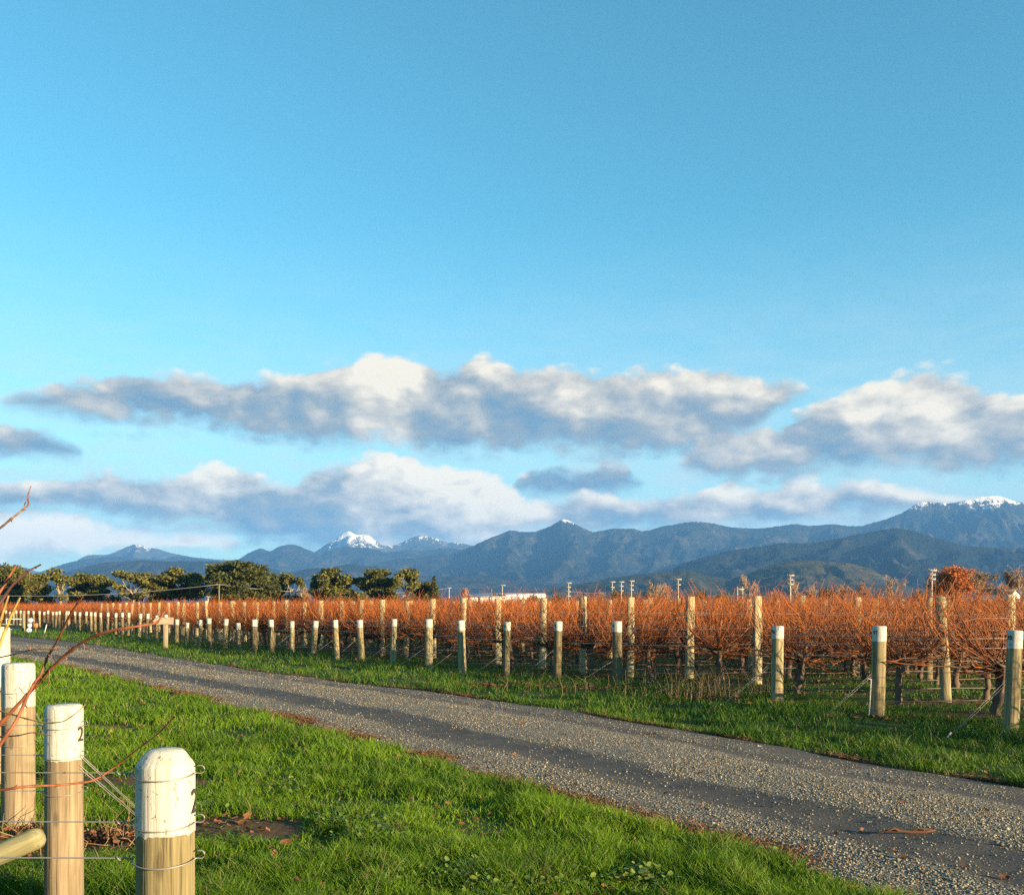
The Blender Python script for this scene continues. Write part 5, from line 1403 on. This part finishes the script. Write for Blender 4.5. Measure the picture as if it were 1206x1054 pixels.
# ------------------------------------------------------------------ buildings far behind
def shed():
    Y = 340; k = Y / F; x0 = (548 - CX) * k; x1 = (641 - CX) * k; top = (HOR - 699.5) * k + EYE; ev = (HOR - 703) * k + EYE
    root = thing('farm_shed', 'long low white shed with pale roof behind the vines', 'shed', ((x0 + x1) / 2, Y, 0)); w = (x1 - x0) / 2; d = 7
    me = bpy.data.meshes.new('wall'); V = [(-w, -d, -.3), (w, -d, -.3), (w, d, -.3), (-w, d, -.3), (-w, -d, ev), (w, -d, ev), (w, d, ev), (-w, d, ev), (-w, 0, top - .1), (w, 0, top - .1)]
    me.from_pydata(V, [], [(0, 1, 5, 4), (1, 2, 6, 9, 5), (2, 3, 7, 6), (3, 0, 4, 8, 7)]); me.materials.append(M['shedwall']); link('wall', me, root)
    mb = MB()
    for s in (-1, 1):
        a = math.atan2(top - ev, d); mb.box((0, s * d / 2, (top + ev) / 2 + .08), (2 * w + .8, d / math.cos(a) + .5, .12), rot=np.array(Matrix.Rotation(-s * a, 3, 'X')))
    link('roof', mb.mesh('roof', M['shedroof']), root)
    for q in range(4):
        mb = MB(); mb.box((-w + (q + .6) * w / 2.2, -d - .03, ev * .42), (3.2, .08, ev * .8), bev=.01); link('door', mb.mesh('door', M['shedroof']), root)
    mb = MB(); mb.box((0, -d - .08, ev - .05), (2 * w, .12, .14)); link('gutter', mb.mesh('gutter', M['white']), root)
shed()
def cottage():
    Y = 180; k = Y / F; c = at(1177, 700, Y); root = thing('cottage', 'pale gabled cottage among leafless trees at right', 'house', (c.x, Y, 0), .25); w = 5.6 * k * 1.0; ev = (HOR - 699.5) * k + EYE; top = (HOR - 694.5) * k + EYE; d = 4
    me = bpy.data.meshes.new('wall'); V = [(-w, -d, -.2), (w, -d, -.2), (w, d, -.2), (-w, d, -.2), (-w, -d, ev), (w, -d, ev), (w, d, ev), (-w, d, ev), (0, -d, top - .06), (0, d, top - .06)]
    me.from_pydata(V, [], [(0, 1, 5, 8, 4), (1, 2, 6, 5), (2, 3, 7, 9, 6), (3, 0, 4, 7)]); me.materials.append(M['shedwall']); link('wall', me, root)
    mb = MB(); a = math.atan2(top - ev, w)
    for s in (-1, 1): mb.box((s * w / 2, 0, (top + ev) / 2 + .05), (w / math.cos(a) + .35, 2 * d + .6, .1), rot=np.array(Matrix.Rotation(s * a, 3, 'Y')))
    link('roof', mb.mesh('roof', M['sign']), root); mb = MB(); mb.box((0, -d - .02, ev * .6), (.8, .06, .8)); link('window', mb.mesh('window', M['black']), root)
cottage()

# ------------------------------------------------------------------ power poles and lines
PG = 'power poles along the far road'
POLES = [(1097.4, 670.8, 138, 3, 10, 'tallest power pole with three crossarms, left of the copper tree'), (930.8, 677, 190, 3, 8.5, 'second tallest power pole with three crossarms, over the green foothill'),
         (871.5, 691, 210, 0, 2.4, 'slim double pole without a wide crossarm in the middle right'), (798.6, 681.7, 250, 2, 8, 'power pole with two crossarms right of the poplars'),
         (743.5, 683.7, 270, 3, 7, 'right one of the three power poles standing close together'), (731.7, 684.8, 285, 3, 6.5, 'middle one of the three power poles standing close together'),
         (721, 684.8, 300, 2, 7, 'left one of the three power poles standing close together'), (669.6, 686, 300, 4, 7, 'power pole with four crossarms right of the white shed'),
         (591.6, 689, 330, 1, 7, 'power pole with one crossarm in front of the white shed'), (579, 693, 330, 0, 2, 'bare dark pole left of the crossarm pole at the shed'),
         (529, 692, 340, 1, 6, 'power pole left of the white shed'), (475, 701, 300, 1, 5, 'short pole under the tall open evergreen'), (258, 688, 195, 0, 3, 'single dark grey pole before the left flank of the largest evergreen'),
         (245, 702, 260, 1, 5, 'short white pole left of the largest evergreen'), (355, 699, 230, 0, 2, 'thin pale pole right of the thin airy tree'), (391, 700, 230, 0, 2, 'thin pale pole below the rounded tilted evergreen')]
pole_top = {}
for (px, top, Y, arms, aw, lab) in POLES:
    k = Y / F; H = (HOR - top) * k + EYE; X = (px - CX) * k; root = thing('power_pole', lab, 'power pole', (X, Y, 0), 0.1, PG); pole_top[px] = Vector((X, Y, H))
    mb = MB(); r = .11 + Y * .0003
    if arms == 0 and aw == 2.4:
        for s in (-.55, .55): mb.tube([(s, 0, -.3), (s, 0, H)], [r * .8, r * .6], 8)
        mb.box((0, 0, H - .5), (1.7, .2, .2))
    else: mb.tube([(0, 0, -.3), (0, 0, H * .5), (0, 0, H)], [r, r * .85, r * .65], 8)
    link('pole', mb.mesh('pole', M['pole'] if 'dark' not in lab else M['post'], True), root)
    for q in range(arms):
        w = aw * k * (1 if q == 0 else .72); z = H - .12 - q * (5.2 if arms > 2 else 6.5) * k; mb = MB(); mb.box((0, -r - .06, z), (w, .12, .10 + Y * .0004)); a = link('crossarm', mb.mesh('crossarm', M['pole']), root)
        for s in (-.46, -.2, .2, .46):
            mb = MB(); mb.tube([(s * w, -r - .06, z + .05), (s * w, -r - .06, z + .16), (s * w, -r - .06, z + .26)], [.03, .06, .03], 6); link('insulator', mb.mesh('insulator', M['pole'], True), a)
LG = 'power lines between the far poles'
def line(a, b, sag, label, r=.022):
    r *= 1.4
    o0 = a; n = 16; pts = []
    for i in range(n + 1):
        t = i / n; p = a.lerp(b, t); p.z -= sag * 4 * t * (1 - t); pts.append(p - o0)
    mb = MB(); mb.tube(pts, r, 4); setp(link('power_line', mb.mesh('power_line', M['cable'], True), None, o0), label, 'power line', LG)
pt = pole_top
line(pt[1097.4] + Vector((0, 0, -3.4)), pt[930.8] + Vector((0, 0, -4.0)), .6, 'power line between the two tallest poles'); line(pt[930.8] + Vector((0, 0, -4.2)), pt[871.5], .3, 'power line from the second tallest pole to the double pole')
line(pt[871.5], pt[798.6] + Vector((0, 0, -3.3)), .5, 'power line from the double pole leftwards to the next pole'); line(pt[798.6] + Vector((0, 0, -3.4)), pt[743.5] + Vector((0, 0, -3.3)), .4, 'power line into the three close poles from the right')
line(pt[721] + Vector((0, 0, -3.2)), pt[669.6] + Vector((0, 0, -2.6)), .4, 'power line from the three close poles leftwards'); line(pt[669.6] + Vector((0, 0, -2.4)), pt[591.6] + Vector((0, 0, -.1)), .5, 'power line above the right half of the white shed', .03)
line(pt[591.6] + Vector((0, 0, -.1)), pt[529] + Vector((0, 0, -.1)), .5, 'power line above the left half of the white shed', .03); line(pt[529] + Vector((0, 0, -.1)), at(407, 697, 230), .8, 'power line crossing in front of the last evergreens')
line(at(407, 697, 228), pt[258], .6, 'power line across the largest evergreen', .022); line(pt[258], at(-60, 699, 195), 1.2, 'power line crossing the trees at far left', .018); line(at(1300, 700, 140), pt[1097.4] + Vector((0, 0, -3.6)), .6, 'power line leaving the tallest pole to the right')
